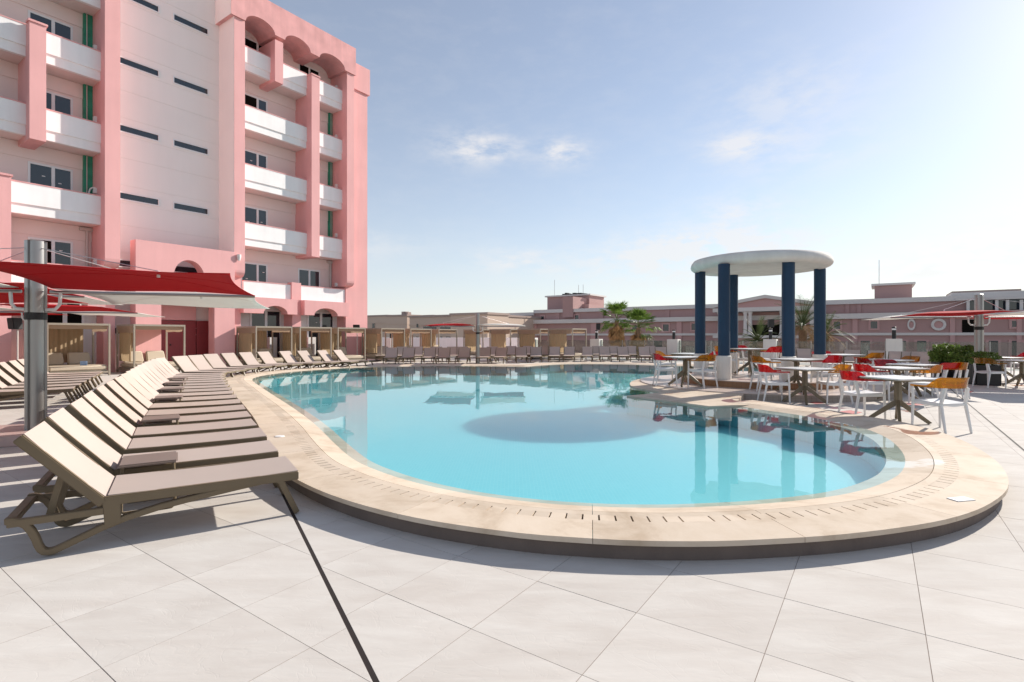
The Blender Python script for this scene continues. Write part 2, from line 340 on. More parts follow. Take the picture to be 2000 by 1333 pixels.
M['riser'] = surf('shaded_grey_riser', (.17, .13, .11), .85, .12, 3, .3, 30, streak=.15)
M['channel'] = surf('wet_channel', (.03, .02, .014), .8, .2, 10)

def tile_mat(name, c1, c2, scale, mortar):
    m, nt, N, L, P = newmat(name)
    pos = pos_node(N)
    n1 = N.new('ShaderNodeTexNoise'); n1.inputs['Scale'].default_value = .5; n1.inputs['Detail'].default_value = 3; L.new(pos, n1.inputs['Vector'])
    br = N.new('ShaderNodeTexBrick'); br.offset = 0; br.inputs['Scale'].default_value = scale; br.inputs['Color1'].default_value = (*c1, 1); br.inputs['Color2'].default_value = (*c2, 1); br.inputs['Mortar'].default_value = (*mortar, 1)
    br.inputs['Mortar Size'].default_value = .04; br.inputs['Brick Width'].default_value = .5; br.inputs['Row Height'].default_value = .5
    L.new(pos, br.inputs['Vector']); L.new(br.outputs['Color'], P.inputs['Base Color']); P.inputs['Roughness'].default_value = .6
    # light spreads sideways in the water before it comes back out
    m.node_tree.nodes['Principled BSDF'].subsurface_method = 'BURLEY'
    P.inputs['Subsurface Weight'].default_value = .85; P.inputs['Subsurface Radius'].default_value = (1, 1, 1); P.inputs['Subsurface Scale'].default_value = .9
    return m
M['pooltile'] = tile_mat('turquoise_mosaic', (.18, .58, .61), (.20, .60, .63), 12, (.25, .62, .64))
M['pooltile2'] = tile_mat('deep_blue_mosaic', (.14, .53, .68), (.15, .55, .69), 12, (.19, .57, .68))
def polar_tiles(name, c1, c2, mort, n, h):
    """small tiles round a circular riser (angle x height), and a plain top"""
    m, nt, N, L, P = newmat(name)
    tc = N.new('ShaderNodeTexCoord'); sp = N.new('ShaderNodeSeparateXYZ'); L.new(tc.outputs['Object'], sp.inputs[0])
    at = N.new('ShaderNodeMath'); at.operation = 'ARCTAN2'; L.new(sp.outputs['Y'], at.inputs[0]); L.new(sp.outputs['X'], at.inputs[1])
    mu = N.new('ShaderNodeMath'); mu.operation = 'MULTIPLY'; mu.inputs[1].default_value = n/(2*math.pi); L.new(at.outputs[0], mu.inputs[0])
    mz = N.new('ShaderNodeMath'); mz.operation = 'DIVIDE'; mz.inputs[1].default_value = h; L.new(sp.outputs['Z'], mz.inputs[0])
    cb = N.new('ShaderNodeCombineXYZ'); L.new(mu.outputs[0], cb.inputs['X']); L.new(mz.outputs[0], cb.inputs['Y'])
    br = N.new('ShaderNodeTexBrick'); br.offset = 0; br.inputs['Scale'].default_value = 1; br.inputs['Brick Width'].default_value = 1; br.inputs['Row Height'].default_value = 1; br.inputs['Mortar Size'].default_value = .03
    br.inputs['Color1'].default_value = (*c1, 1); br.inputs['Color2'].default_value = (*c2, 1); br.inputs['Mortar'].default_value = (*mort, 1); L.new(cb.outputs[0], br.inputs['Vector'])
    L.new(br.outputs['Color'], P.inputs['Base Color']); P.inputs['Roughness'].default_value = .4
    return m
M['tier_riser'] = polar_tiles('grey_riser_tiles', (.34, .28, .24), (.36, .30, .26), (.22, .18, .15), 180, .075)
M['tier2_riser'] = polar_tiles('brown_riser_tiles', (.26, .125, .055), (.29, .14, .06), (.16, .08, .04), 120, .085)
M['tier_top'] = surf('pale_terrace_tile', (.56, .46, .40), .32, .08, 2.5, .15, 30, .5)
M['inlay'] = surf('red_paver', (.42, .10, .10), .8, .12, 6)
def water_mat():
    m, nt, N, L, P = newmat('pool_water'); out = N['Material Output']
    pos = pos_node(N)
    mp = N.new('ShaderNodeMapping'); mp.inputs['Scale'].default_value = (1, .55, 1); L.new(pos, mp.inputs['Vector'])
    n1 = N.new('ShaderNodeTexNoise'); n1.inputs['Scale'].default_value = 1.6; n1.inputs['Detail'].default_value = 4; L.new(mp.outputs[0], n1.inputs['Vector'])
    b = N.new('ShaderNodeBump'); b.inputs['Strength'].default_value = .05; b.inputs['Distance'].default_value = .05; L.new(n1.outputs['Fac'], b.inputs['Height'])
    t = N.new('ShaderNodeBsdfTransparent'); t.inputs['Color'].default_value = (.82, .97, 1.0, 1)
    g = N.new('ShaderNodeBsdfGlossy'); g.inputs['Roughness'].default_value = .012; L.new(b.outputs['Normal'], g.inputs['Normal'])
    ms = N.new('ShaderNodeMixShader'); L.new(schlick(N, L, .021, b.outputs['Normal']), ms.inputs[0]); L.new(t.outputs[0], ms.inputs[1]); L.new(g.outputs[0], ms.inputs[2]); L.new(ms.outputs[0], out.inputs['Surface'])
    return m
M['water'] = water_mat()
def glass_mat():
    m, nt, N, L, P = newmat('fence_glass'); out = N['Material Output']
    t = N.new('ShaderNodeBsdfTransparent'); t.inputs['Color'].default_value = (.80, .84, .82, 1)
    d = N.new('ShaderNodeBsdfDiffuse'); d.inputs['Color'].default_value = (.62, .62, .60, 1)
    a = N.new('ShaderNodeMixShader'); a.inputs[0].default_value = .05; L.new(t.outputs[0], a.inputs[1]); L.new(d.outputs[0], a.inputs[2])
    g = N.new('ShaderNodeBsdfGlossy'); g.inputs['Roughness'].default_value = .03
    ms = N.new('ShaderNodeMixShader'); L.new(schlick(N, L, .04), ms.inputs[0]); L.new(a.outputs[0], ms.inputs[1]); L.new(g.outputs[0], ms.inputs[2]); L.new(ms.outputs[0], out.inputs['Surface'])
    return m
M['glass'] = glass_mat()

# ------------------------------------------------------------------ the pool
def catmull(pts, per=6, closed=True):
    n = len(pts); out = []
    for i in range(n if closed else n-1):
        def P(k): return pts[k % n] if closed else pts[max(0, min(n-1, k))]
        p0, p1, p2, p3 = P(i-1), P(i), P(i+1), P(i+2)
        for k in range(per):
            t = k/per
            out.append(.5*((2*p1)+(p2-p0)*t+(2*p0-5*p1+4*p2-p3)*t*t+(3*p1-p0-3*p2+p3)*t**3))
    if not closed: out.append(pts[-1])
    return out
def resample(pts, step):
    out = [pts[0]]; acc = 0
    for a, b in zip(pts, pts[1:]):
        d = (b-a).length
        while acc+d >= step:
            t = (step-acc)/d; a = a+(b-a)*t; out.append(a); d = (b-a).length; acc = 0
        acc += d
    return out
WZ, CZ = .10, .14                      # water level, top of the coping
GC = Vector((6.75, 14.3))               # centre of the round pavilion
# tile edge of the basin: open run from the peninsula's near side round the pool to behind the pavilion
run_px = [(1404,796,.05),(1440,801.5,.05),(1480,808,.05),(1540,817,.05),(1600,829,.05),(1651,839,.05),(1697,858,.05),(1722,880,.05),(1731,904,.05),(1716,930,.05),(1672,951,.05),(1615,966,.05),(1545,976,.05),(1460,984,.05),(1387,988,.05),(1300,991,.05),
          (1210,990.5,.05),(1130,987,.05),(1060,982,.05),(940,967,.05),(835,945,.05),(760,921,.05),(716,900,.05),(676,868,.05),(645,840,.05),(612,815,.05),(575,791,.05),(545,773,.05),(520,757,.05),(506,747,.06),(508,739.5,.08),
          (530,733,.1),(580,726.2,.1),(640,721.6,.1),(700,718.2,.1),(770,716.2,.1),(850,715.4,.1),(934,715.3,.1),(1000,716.2,.1),(1035,716.4,.1),(1065,714,.1),(1100,711.8,.1),(1150,711,.1),(1210,711.6,.1),(1260,713,.1),(1310,714.5,.1),(1400,716,.1),(1500,717.2,.1),(1580,718.5,.1)]
run = [G(*p) for p in run_px]
run_end = run[-1]
pen_px = [(1600,721.5,.1),(1560,724.5,.1),(1500,727,.1),(1420,728.5,.1),(1350,730.5,.1),(1296,734,.1),(1262,738,.1),(1238,743.5,.1),(1230,749.5,.1),(1236,755.5,.1),(1256,760,.1),(1296,765.8,.1),(1262,770,.1),(1224,773,.1),(1262,777.5,.1),(1310,783.5,.1),(1350,789,.1),(1385,793.6,.07)]
pen = [G(p[0], p[1], .128) for p in pen_px]
run_s = resample(catmull(run, 8, False), .12)
pen_s = []
for a, b in ((0, 12), (11, 14), (13, len(pen))):     # keep the notch and the cusp sharp
    seg = catmull(pen[a:b], 6, False); pen_s += seg if not pen_s else seg[1:]
loop = run_s+pen_s                                    # closed outline of the basin
def signed_area(P): return .5*sum(a.x*b.y-b.x*a.y for a, b in zip(P, P[1:]+P[:1]))
OUTSIGN = 1 if signed_area(loop) < 0 else -1
def normals(P, closed):
    out = []
    for i in range(len(P)):
        a = P[i-1] if (closed or i) else P[i]; b = P[(i+1) % len(P)] if (closed or i < len(P)-1) else P[i]
        t = (b-a).normalized(); out.append(Vector((-t.y, t.x))*OUTSIGN)
    return out
def smooth_n(ns, k=6):
    out = []
    for i in range(len(ns)):
        s = Vector((0, 0))
        for j in range(max(0, i-k), min(len(ns), i+k+1)): s += ns[j]
        out.append(s.normalized())
    return out
run_n = smooth_n(normals(run_s, False))
def inside(p, P):
    c = False; j = len(P)-1
    for i in range(len(P)):
        if (P[i].y > p.y) != (P[j].y > p.y) and p.x < (P[j].x-P[i].x)*(p.y-P[i].y)/(P[j].y-P[i].y)+P[i].x: c = not c
        j = i
    return c
def fill(name, poly, z, mat, parent=None):
    tri = tessellate_polygon([[Vector((p.x, p.y, 0)) for p in poly]])
    me = bpy.data.meshes.new(name); me.from_pydata([(p.x, p.y, z) for p in poly], [], [tuple(t) for t in tri])
    bm = bmesh.new(); bm.from_mesh(me)
    for f in bm.faces:
        if f.normal.z < 0: f.normal_flip()
    bm.to_mesh(me); bm.free(); me.materials.append(mat)
    return obj(name, me, parent)
# basin walls and floor
FLOOR = -.28
pool = thing('swimming_pool', 'kidney-shaped raised swimming pool with pale stone coping', 'pool'); pool['kind'] = 'structure'
mb = MB(); n = len(loop)
mb.add([(p.x, p.y, FLOOR) for p in loop]+[(p.x, p.y, .06) for p in loop], [(i, (i+1) % n, n+(i+1) % n, n+i) for i in range(n)])
mb.build('basin_wall', M['pooltile'], pool)
fill('basin_floor', loop, FLOOR, M['pooltile'], pool)
# water: reaches a little way up the sloping lip of the coping
wat = [p+nn*.30 for p, nn in zip(run_s, run_n)]+[p for p in pen_s]
water = fill('water', wat, WZ, M['water']); struct(water)
# coping stones
def strip(i0, i1, d0, d1, z0, z1, th, gap=.004):
    P0 = run_s[i0:i1+1]; Q = run_n[i0:i1+1]; m = len(P0); v = []
    tdir = [(P0[min(k+1, m-1)]-P0[max(k-1, 0)]).normalized() for k in range(m)]
    for k in range(m):
        off = tdir[k]*(gap if k == 0 else (-gap if k == m-1 else 0))
        a = P0[k]+Q[k]*d0+off; b = P0[k]+Q[k]*d1+off
        v += [(a.x, a.y, z0), (b.x, b.y, z1), (b.x, b.y, z1-th), (a.x, a.y, z0-th)]
    f = []
    for k in range(m-1):
        o = 4*k
        for q in range(4): f.append((o+q, o+(q+1) % 4, o+4+(q+1) % 4, o+4+q))
    f += [(0, 1, 2, 3), (4*m-4, 4*m-1, 4*m-2, 4*m-3)]
    return MB().add(v, f)
D_LIP, D_GR0, D_GR1, D_OUT = .40, .475, .585, .92
STEP = 9
nr = len(run_s)-1; cuts = list(range(0, nr, STEP)); cuts = cuts[:-1]+[nr] if nr-cuts[-1] < STEP/2 else cuts+[nr]
for a, b in zip(cuts, cuts[1:]):
    strip(a, b, 0, D_LIP-.006, .072, CZ-.001, .10, .0015).build('lip_stone', M['coping'], pool, smooth=40)
for a, b in zip(cuts[::1], cuts[1::1]):
    strip(a, b, D_LIP, D_GR0, CZ, CZ, .03, .002).build('border_stone', M['coping'], pool)
    strip(a, b, D_GR1, D_OUT, CZ, CZ, .035, .002).build('edge_slab', M['coping'], pool)
strip(0, nr, D_LIP-.02, D_GR1+.02, CZ-.04, CZ-.04, .02, 0).build('gutter_channel', M['channel'], pool)
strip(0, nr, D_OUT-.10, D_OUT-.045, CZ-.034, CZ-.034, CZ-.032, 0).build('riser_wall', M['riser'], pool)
# slotted strip: stone bars with narrow open slots between them
tot = [0.]
for a, b in zip(run_s, run_s[1:]): tot.append(tot[-1]+(b-a).length)
def at_len(s):
    import bisect
    i = min(max(bisect.bisect_right(tot, s)-1, 0), len(run_s)-2); t = (s-tot[i])/max(1e-6, tot[i+1]-tot[i])
    return run_s[i].lerp(run_s[i+1], t), run_n[i].lerp(run_n[i+1], t).normalized()
bars = []; s = 0.
while s < tot[-1]-.1:
    w = .098 if random.random() > .05 else .19
    p0, n0 = at_len(s+.0055); p1, n1 = at_len(s+w-.0055)
    q = [p0+n0*D_GR0, p1+n1*D_GR0, p1+n1*D_GR1, p0+n0*D_GR1]
    bars.append((p0.length, MB().hexa([(c.x, c.y, CZ-.03) for c in q]+[(c.x, c.y, CZ) for c in q])))
    s += w
bars.sort(key=lambda t: t[0]); rest = MB()
for k, (d, b) in enumerate(bars):
    if k < 300: b.build('grate_bar', M['coping'], pool)
    else: rest.add(b.v, b.f)
stuff(rest.build('grate_bars_beyond', M['coping'], pool))
# peninsula slab, with its cusp and notch
inland = [G(1430, 800, .05), G(1500, 789.5, .14), G(1440, 781, .14), Vector((5.2, 11.7)), GC+Vector((0, -.5)), Vector((9.2, 16.2)), G(1600, 721.5, .1)]
pen_poly = pen_s+inland[:-1]
mb = MB(); nn = len(pen_poly)
tri = tessellate_polygon([[Vector((p.x, p.y, 0)) for p in pen_poly]])
mb.add([(p.x, p.y, CZ-.012) for p in pen_poly]+[(p.x, p.y, -.1) for p in pen_poly], [tuple(t) for t in tri]+[(i, (i+1) % nn, nn+(i+1) % nn, nn+i) for i in range(nn)])
mb.build('peninsula_slab', M['coping'], pool)
# pool-safety plate on the coping
pl = G(1877, 976, CZ); pr = thing('depth_plate', 'small white lettered plate set on the coping at the right', 'plate', (pl.x, pl.y, CZ), R_(12))
MB().box(-.085, .085, -.045, .045, 0, .006).build('plate', M['white'], pr, bevel=.001)
for (x, y, w) in ((-.03, .012, .03), (.03, .012, .05), (.03, -.01, .06), (-.032, -.012, .02)):
    MB().box(x-w/2, x+w/2, y-.004, y+.004, .006, .0068).build('lettering', M['black'], pr)
sk = G(546, 853, CZ); MB().lathe([(.06, CZ), (.055, CZ+.008)], 20, (sk.x, sk.y, 0)).build('skimmer_lid', M['white'], pool)

# ------------------------------------------------------------------ deck paving
ground = MB().add([(-900, -900, -4.5), (900, -900, -4.5), (900, 1500, -4.5), (-900, 1500, -4.5)], [(0, 1, 2, 3)]).build('ground', surf('dusty_ground', (.28, .24, .19), .95, .15, .05))
struct(ground)
deck = bpy.data.objects.new('deck', None); COL.objects.link(deck); struct(deck); deck['label'] = 'pale grey slate-look tiled deck around the pool'
T = .6; U_FENCE = 31.2
def from_qu(q, u): return N_*q+U*u
# two tile fields meet at the expansion joint that crosses the deck obliquely on the left
jA, jB = G(735, 1333), G(540, 940); jd = (jB-jA).normalized(); jn = Vector((-jd.y, jd.x))     # jn points left
oR = G(920.3, 1228.6); oL = G(285, 1081)
oRq, oRu = oR.dot(N_), oR.dot(U); oLq, oLu = oL.dot(N_), oL.dot(U)
def clip(poly, pt, nrm):
    out = []
    for a, b in zip(poly, poly[1:]+poly[:1]):
        da = (a-pt).dot(nrm); db = (b-pt).dot(nrm)
        if da >= 0: out.append(a)
        if da*db < 0: out.append(a+(b-a)*(da/(da-db)))
    return out
JL = jA+jd*24
def left_field(p): return (p-jA).dot(jn) > 0
cells = []
for fld, (oq, ou) in ((0, (oRq, oRu)), (1, (oLq, oLu))):
    for i in range(-70, 70):
        for k in range(-40, 80):
            q0 = oq+i*T; u0 = ou+k*T
            if q0 < -26.5 or q0 > 14 or u0 < -3 or u0 > U_FENCE+.3: continue
            P4 = [from_qu(q0, u0), from_qu(q0+T, u0), from_qu(q0+T, u0+T), from_qu(q0, u0+T)]
            c = from_qu(q0+T/2, u0+T/2)
            if c.y < .6: continue
            if abs(c.x) > c.y*1.15+4: continue
            sgn = 1 if fld else -1
            d = [(p-jA).dot(jn)*sgn for p in P4]
            if max(d) <= .011: continue
            cut = min(d) < .011
            poly = clip(P4, jA+jn*sgn*.011, jn*sgn) if cut else P4
            if len(poly) < 3: continue
            if any(inside(p, loop) for p in P4) or inside(c, loop): continue
            cells.append((c, poly, cut, q0, u0))
g = MB(); til = []
for (c, poly, cut, q0, u0) in cells:
    m_ = len(poly); g.add([(p.x, p.y, -.0018) for p in poly], [tuple(range(m_))])
    til.append((c, poly, cut))
gr = g.build('grout_bed', M['grout'], deck)
def tile_mesh(poly):
    m_ = len(poly); cx = sum((p for p in poly), Vector((0, 0)))/m_; v = []
    ins = []
    for k in range(m_):                                   # inset by half a joint
        a, b, c = poly[k-1], poly[k], poly[(k+1) % m_]
        e1 = (b-a).normalized(); e2 = (c-b).normalized(); n1 = Vector((-e1.y, e1.x)); n2 = Vector((-e2.y, e2.x))
        bis = (n1+n2); bis = bis.normalized() if bis.length > 1e-6 else n1
        w = .0018/max(.35, bis.dot(n1)); ins.append(b+bis*w)
    return ins
mesh_cache = {}
scored = []
for k, (c, poly, cut) in enumerate(til):
    vis = c.y > 1.6 and abs(c.x)/c.y < 1.05
    scored.append((c.length if vis else 1e3+c.length, k))
scored.sort(); parts = set(k for _, k in scored[:300]); rest = MB()
def solid(ins):
    m_ = len(ins); return MB().add([(p.x, p.y, 0.) for p in ins]+[(p.x, p.y, -.008) for p in ins], [tuple(range(m_))]+[(i, m_+i, m_+(i+1) % m_, (i+1) % m_) for i in range(m_)])
for k, (c, poly, cut) in enumerate(til):
    ins = tile_mesh(poly)
    if k in parts:
        if not cut:
            if 'std' not in mesh_cache: mesh_cache['std'] = solid([p-c for p in ins]).mesh('tile', M['deck'])
            o = obj('tile', mesh_cache['std'], deck); o.location = (c.x, c.y, random.uniform(-.0006, .0006)); 
        else: solid(ins).build('tile', M['deck'], deck)
    else:
        b = solid(ins); rest.add(b.v, b.f)
stuff(rest.build('tiles_beyond', M['deck'], deck))
a, b = jA-jd*3, jA+jd*16
MB().add([(a.x-jn.x*.012, a.y-jn.y*.012, -.001), (a.x+jn.x*.012, a.y+jn.y*.012, -.003), (b.x+jn.x*.012, b.y+jn.y*.012, -.001), (b.x-jn.x*.012, b.y-jn.y*.012, -.001)], [(0, 1, 2, 3)]).build('expansion_joint', M['rubber'], deck)
a, b = G(1880, 780), G(2000, 880); dd = (b-a).normalized(); a -= dd*3; b += dd*5; e = Vector((-dd.y, dd.x))*.010
MB().add([(a.x-e.x, a.y-e.y, .003), (a.x+e.x, a.y+e.y, .003), (b.x+e.x, b.y+e.y, .003), (b.x-e.x, b.y-e.y, .003)], [(0, 1, 2, 3)]).build('expansion_joint', M['rubber'], deck)
for pts in ([(1625,806),(1660,802),(1684,806),(1672,809),(1642,809)], [(1760,788),(1800,787),(1818,790),(1790,792.5),(1772,791)], [(1580,787),(1600,785),(1612,788),(1594,790)], [(1880,765),(1902,764),(1896,767.5)], [(1700,775),(1730,774),(1722,778),(1705,778)]):
    MB().extrude([(*G(x, y), .0) for x, y in pts], (0, 0, .004)).build('red_inlay', M['inlay'], deck)
slab = MB()
for (c, poly, cut) in til: slab.add([(p.x, p.y, -.30) for p in poly], [tuple(range(len(poly)))])
slab.build('deck_slab', M['grout'], deck)

# ------------------------------------------------------------------ the hotel
P0 = XY(199, 20.3)                           # balcony front plane, beside the big left pier
hotel = thing('hotel_building', 'tall pink hotel with white balconies, arches and cream stair tower', 'building', (P0.x, P0.y, 0), PHI_U)
def S(px, n=0.):
    """distance along the facade of picture column px on the plane n metres in front of the balconies"""
    k = (px-1000)/FPX; b = P0+N_*n
    return (k*b.y-b.x)/(U.x-k*U.y)
def Zf(px, py, n=0.):
    p = P0+N_*n+U*S(px, n); return CAMH+(YH-py)*p.y/FPX
PIT, TOP0 = 2.80, 4.07                       # storey height, first-floor parapet top
NP, NW, NF = .42, -1.05, .50                          # pier front, recess wall
s457 = S(457.5, NP)
NC = min((abs(S(428, -i*.01)-s457), -i*.01) for i in range(60, 160))[1]
def B(name, mat, s0, s1, n0, n1, z0, z1, parent=hotel, bevel=0):
    return MB().box(s0, s1, -n1, -n0, z0, z1).build(name, M[mat], parent, bevel=bevel)
ROOF = Zf(690, 92.5, NF)
sL = -7.5                                     # the facade runs on to the left of the picture
sP0, sP1 = S(205, NP), S(235, NP)             # big left pier
sQ0, sQ1 = S(457.5, NP), S(478.5, NP)         # pier right of the stair tower
sM0, sM1 = S(608.7, NP), S(624.3, NP)         # slim pier
sR0, sR1 = S(677.8, NP), S(692, NP)           # right pier
sE = S(717.5, .05)
DEP = 11.0
# main bodies
B('wall', 'recess', sL, sP0+.02, -DEP, NW, 0, ROOF+3)
B('wall', 'cream', sP0+.021, sQ0+.1, -DEP, NC, 0, ROOF+3)
B('wall', 'recess', sQ0+.101, sR1, -DEP, NW, 0, ROOF-.6)
B('wall', 'pink', sR1-.3, sE, -DEP, .05, 0, Zf(705, 131, .05))
B('wall_band', 'pink', sR1-.28, sE+.12, -DEP+.1, .14, Zf(705, 180, .1), Zf(705, 131, .05)+.02)
B('roof_slab', 'pink', sQ0-.1, sR1-.02, -DEP, NW+.05, ROOF-.61, ROOF-.02)
# piers with curved corbels near the ground
def pier(s0, s1, z0, z1, n1=NP, mat='pink', n0=NW, corbel=0.):
    if corbel:
        prof = [(-n1, z1), (-n1, z0+corbel)]+[(-n1+corbel*(1-math.cos(R_(a))), z0+corbel-corbel*math.sin(R_(a))) for a in (20, 40, 60, 75, 90)]+[(-n0, z0), (-n0, z1)]
        return MB().extrude([(s0, y, z) for y, z in prof], (s1-s0, 0, 0)).build('pier', M[mat], hotel)
    return B('pier', mat, s0, s1, n0, n1, z0, z1)
zc = Zf(220, 522, NP)
pier(sP0, sP1, zc, ROOF+3, corbel=.32); B('pier', 'pink', sP0+.06, sP1-.06, NW, NP-.35, 0, zc+.1)
zc2 = Zf(468, 541, NP)
pier(sQ0, sQ1, zc2, ROOF-1.0, corbel=.3); B('pier', 'pink', sQ0+.03, sQ1-.03, NW, NP-.32, 0, zc2+.1)
B('pier', 'cream', sQ0-.012, sQ0+.0, NC, NP-.012, zc2+.35, ROOF-.01)
zc3 = Zf(685, 560, NP)
pier(sR0, sR1+.001, zc3, ROOF-1.0, corbel=.3)
B('pier', 'pink', S(672, -.05), sR1-.31, NW, -.02, 0, zc3+.1)
zt = TOP0+3*PIT+.62
pier(sM0, sM1, Zf(616, 502, NP), Zf(616, 149, NP)); B('pier_cap', 'pink2', sM0-.03, sM1+.03, NP-.4, NP+.03, Zf(616, 149, NP), Zf(616, 149, NP)+.07)
B('pier', 'pink', S(537.6, NP), S(553.5, NP), NW, NP-.02, TOP0+4*PIT-1.3, Zf(545, 80, NP))
pier(S(57.6, NP), S(90.4, NP), Zf(75, 274, NP), Zf(75, 47, NP)); B('pier_cap', 'pink2', S(57.6, NP)-.04, S(90.4, NP)+.04, NP-.3, NP+.04, Zf(75, 47, NP), Zf(75, 47, NP)+.07)
pier(S(-14, NP), S(22, NP), 0, Zf(10, 343, NP)); B('pier_cap', 'pink2', S(-14, NP)-.04, S(22, NP)+.04, NP-.3, NP+.04, Zf(10, 343, NP), Zf(10, 343, NP)+.07)
# frieze with three arches over the top balconies
def arch_profile(s0, s1, zs, zr, n=14):
    c = (s0+s1)/2; a = (s1-s0)/2
    return [(c+a*math.cos(math.pi*k/n), zs+(zr-zs)*math.sin(math.pi*k/n)) for k in range(n+1)]      # from s1 to s0
zs = Zf(537.6, 70.5, NP); a1 = (sQ1+.001, S(537.6, NF)); a2 = (S(557, NF), S(607, NF)); a3 = (S(624.5, NF), S(674, NF))
zr = Zf(497, 30, NF)
poly = [(sQ0-.18, ROOF), (sQ0-.18, zs-.02), (a1[0], zs-.02)]
for (p0, p1) in (a1, a2, a3):
    ap = arch_profile(p0, p1, zs, zr); poly += [(p0, zs)]+ap[::-1][1:-1]+[(p1, zs)]
poly += [(a3[1], zs-.02), (sR1+.05, zs-.02), (sR1+.05, ROOF)]
MB().extrude([(s_, -NF, z_) for s_, z_ in poly], (0, NF-NW, 0)).build('arched_frieze', M['pink2'], hotel)
B('frieze_return', 'cream', sQ0-.188, sQ0-.181, NC, NF-.01, zs-.02, ROOF)
# balconies: a proud upper band over a lower slab edge
def balcony(s0, s1, ztop, plain=False):
    o = B('balcony', 'parapet', s0, s1, -.14, 0, ztop-.78, ztop-.04)
    B('coping', 'pink2', s0, s1, -.17, .015, ztop-.039, ztop, o)
    if not plain:
        B('slab_edge', 'parapet', s0, s1, -.2, -.05, ztop-1.13, ztop-.78, o)
        B('soffit', 'recess', s0, s1, NW, -.201, ztop-1.128, ztop-.95, o)
    return o
sB0, sB1 = sQ1, sM0
for k in range(0, 5):
    zt = TOP0+k*PIT
    if k == 0:
        balcony(S(476, 0), S(570, 0), zt, True); B('pier', 'pink', S(570, .1), S(588, .1), -.3, .1, zt-.85, zt+.1); balcony(S(588.2, 0), S(672, -.05), zt, True)
        B('slab_edge', 'pink', sQ1, sR0, NW, -.002, zt-1.1, zt-.79)
    else:
        balcony(sQ1, sM0 if k < 4 else S(553.5, 0), zt) if k < 4 else (balcony(sQ1, S(537.6, NP), zt), balcony(S(553.5, NP), sM0, zt))
        balcony(sM1, sR0, zt)
    # left bay
    if k == 0: balcony(sL, sP0, zt, True); B('slab_edge', 'pink', sL, sP0, NW, -.002, zt-1.1, zt-.79)
    elif k == 1: balcony(S(22, NP), sP0, zt); balcony(sL, S(-14, NP), zt)
    else:
        mid0, mid1 = (S(57.6, NP), S(90.4, NP)) if k in (2, 3) else (S(70, NP), S(70, NP)+.001)
        balcony(sL, mid0, zt); balcony(mid1, sP0, zt)
# windows on the recess walls
def window(s0, s1, z0, z1, n, dark=(False, False), split=.5, parent=hotel, fr=.07, dep=.10, mull=True):
    w = MB()
    w.box(s0, s1, -n-dep*.2, -n+.02, z1-fr, z1).box(s0, s1, -n-dep*.2, -n+.02, z0, z0+fr).box(s0, s0+fr, -n-dep*.2, -n+.02, z0+fr, z1-fr).box(s1-fr, s1, -n-dep*.2, -n+.02, z0+fr, z1-fr)
    sm = s0+(s1-s0)*split
    if mull: w.box(sm-fr*.75, sm+fr*.75, -n-dep*.25, -n+.02, z0+fr, z1-fr)
    o = w.build('window', M['frame'], parent)
    spans = ((s0+fr, sm-fr*.75), (sm+fr*.75, s1-fr)) if mull else ((s0+fr, s1-fr),)
    for i, (a, b) in enumerate(spans):
        MB().box(a, b, -n-.006, -n+.01, z0+fr, z1-fr).build('pane', M['darkroom' if dark[i % 2] else 'darkglass'], o)
        if random.random() < .55 and not dark[i % 2]:
            ch = o.children[-1]; sx = a+(b-a)*random.uniform(.3, .7); sz = z0+(z1-z0)*random.uniform(.55, .8)
            MB().box(sx-.05, sx+.05, -n-.009, -n-.0062, sz, sz+.035).build('sticker', M['white'], o)
    return o
for k in range(0, 5):
    zf = TOP0+k*PIT-1.0; z1 = zf+2.02
    B('lintel_band', 'recess', sQ1, sR0, NW, NW+.035, z1+.09, zf+2.66)
    window(S(470, NW), S(522, NW), zf+.1, z1, NW, (k >= 3, k == 4), .62)
    if k == 0: window(S(582, NW), S(625, NW), zf+.1, z1, NW)
    elif k < 4: window(S(583, NW), S(605, NW), zf+.1, z1, NW, (False, False), .8)
    else: window(S(583, NW), S(624, NW), zf+.1, z1, NW, (True, True))
    for (a, b, side) in ((S(640, NW), sR0+.02, 1), (S(161, NW), sP0+.02, 0)):
        if 1 <= k <= 3:
            B('green_pilaster', 'green', a, b, NW, NW+.16, zf-.1, zf+2.7)
            MB().tube([(a+.09, -NW-.185, zf-.1), (a+.09, -NW-.185, zf+2.65)], .018, 8).build('downpipe', M['pipe'], hotel)
        elif k == 0:
            MB().tube([(a+.12, -NW-.10, zf-.1), (a+.12, -NW-.10, zf+2.6)], .05, 8).build('downpipe', M['pipe'], hotel)
            MB().box(a-.12, a+.3, -NW-.16, -NW-.02, zf+2.5, zf+2.62).build('pipe_collar', M['pipe'], hotel)
        sb = (sR0 if side else sP0)
        B('wall_lamp', 'white', sb-.10, sb-.001, -.55, -.42, zf+1.15, zf+1.36)
    # left bay
    B('lintel_band', 'recess', sL, sP0, NW, NW+.035, z1+.09, zf+2.66)
    window(S(54, NW), S(142, NW), zf+.1, z1, NW, (k == 0, False), .55)
    window(sL+.6, sL+2.8, zf+.1, z1, NW)
MB().tube([(S(178, NW)+.05, -NW-.35, TOP0+PIT-.55+.5*math.cos(a)*.55, ) if False else (S(176, NW)+.16*math.cos(a), -NW-.42, TOP0+PIT+.12+.28*math.sin(a)) for a in [i*math.pi/10 for i in range(21)]], .03, 6).build('hose_coil', M['white'], hotel)
MB().box(0, 1.0, 0, .03, 0, .08).build('timber_offcut', M['recess'], hotel)
o = hotel.children[-1]; o.location = (S(486, NW), -NW-.3, TOP0+PIT-.1); o.rotation_euler = (0, R_(-38), 0)
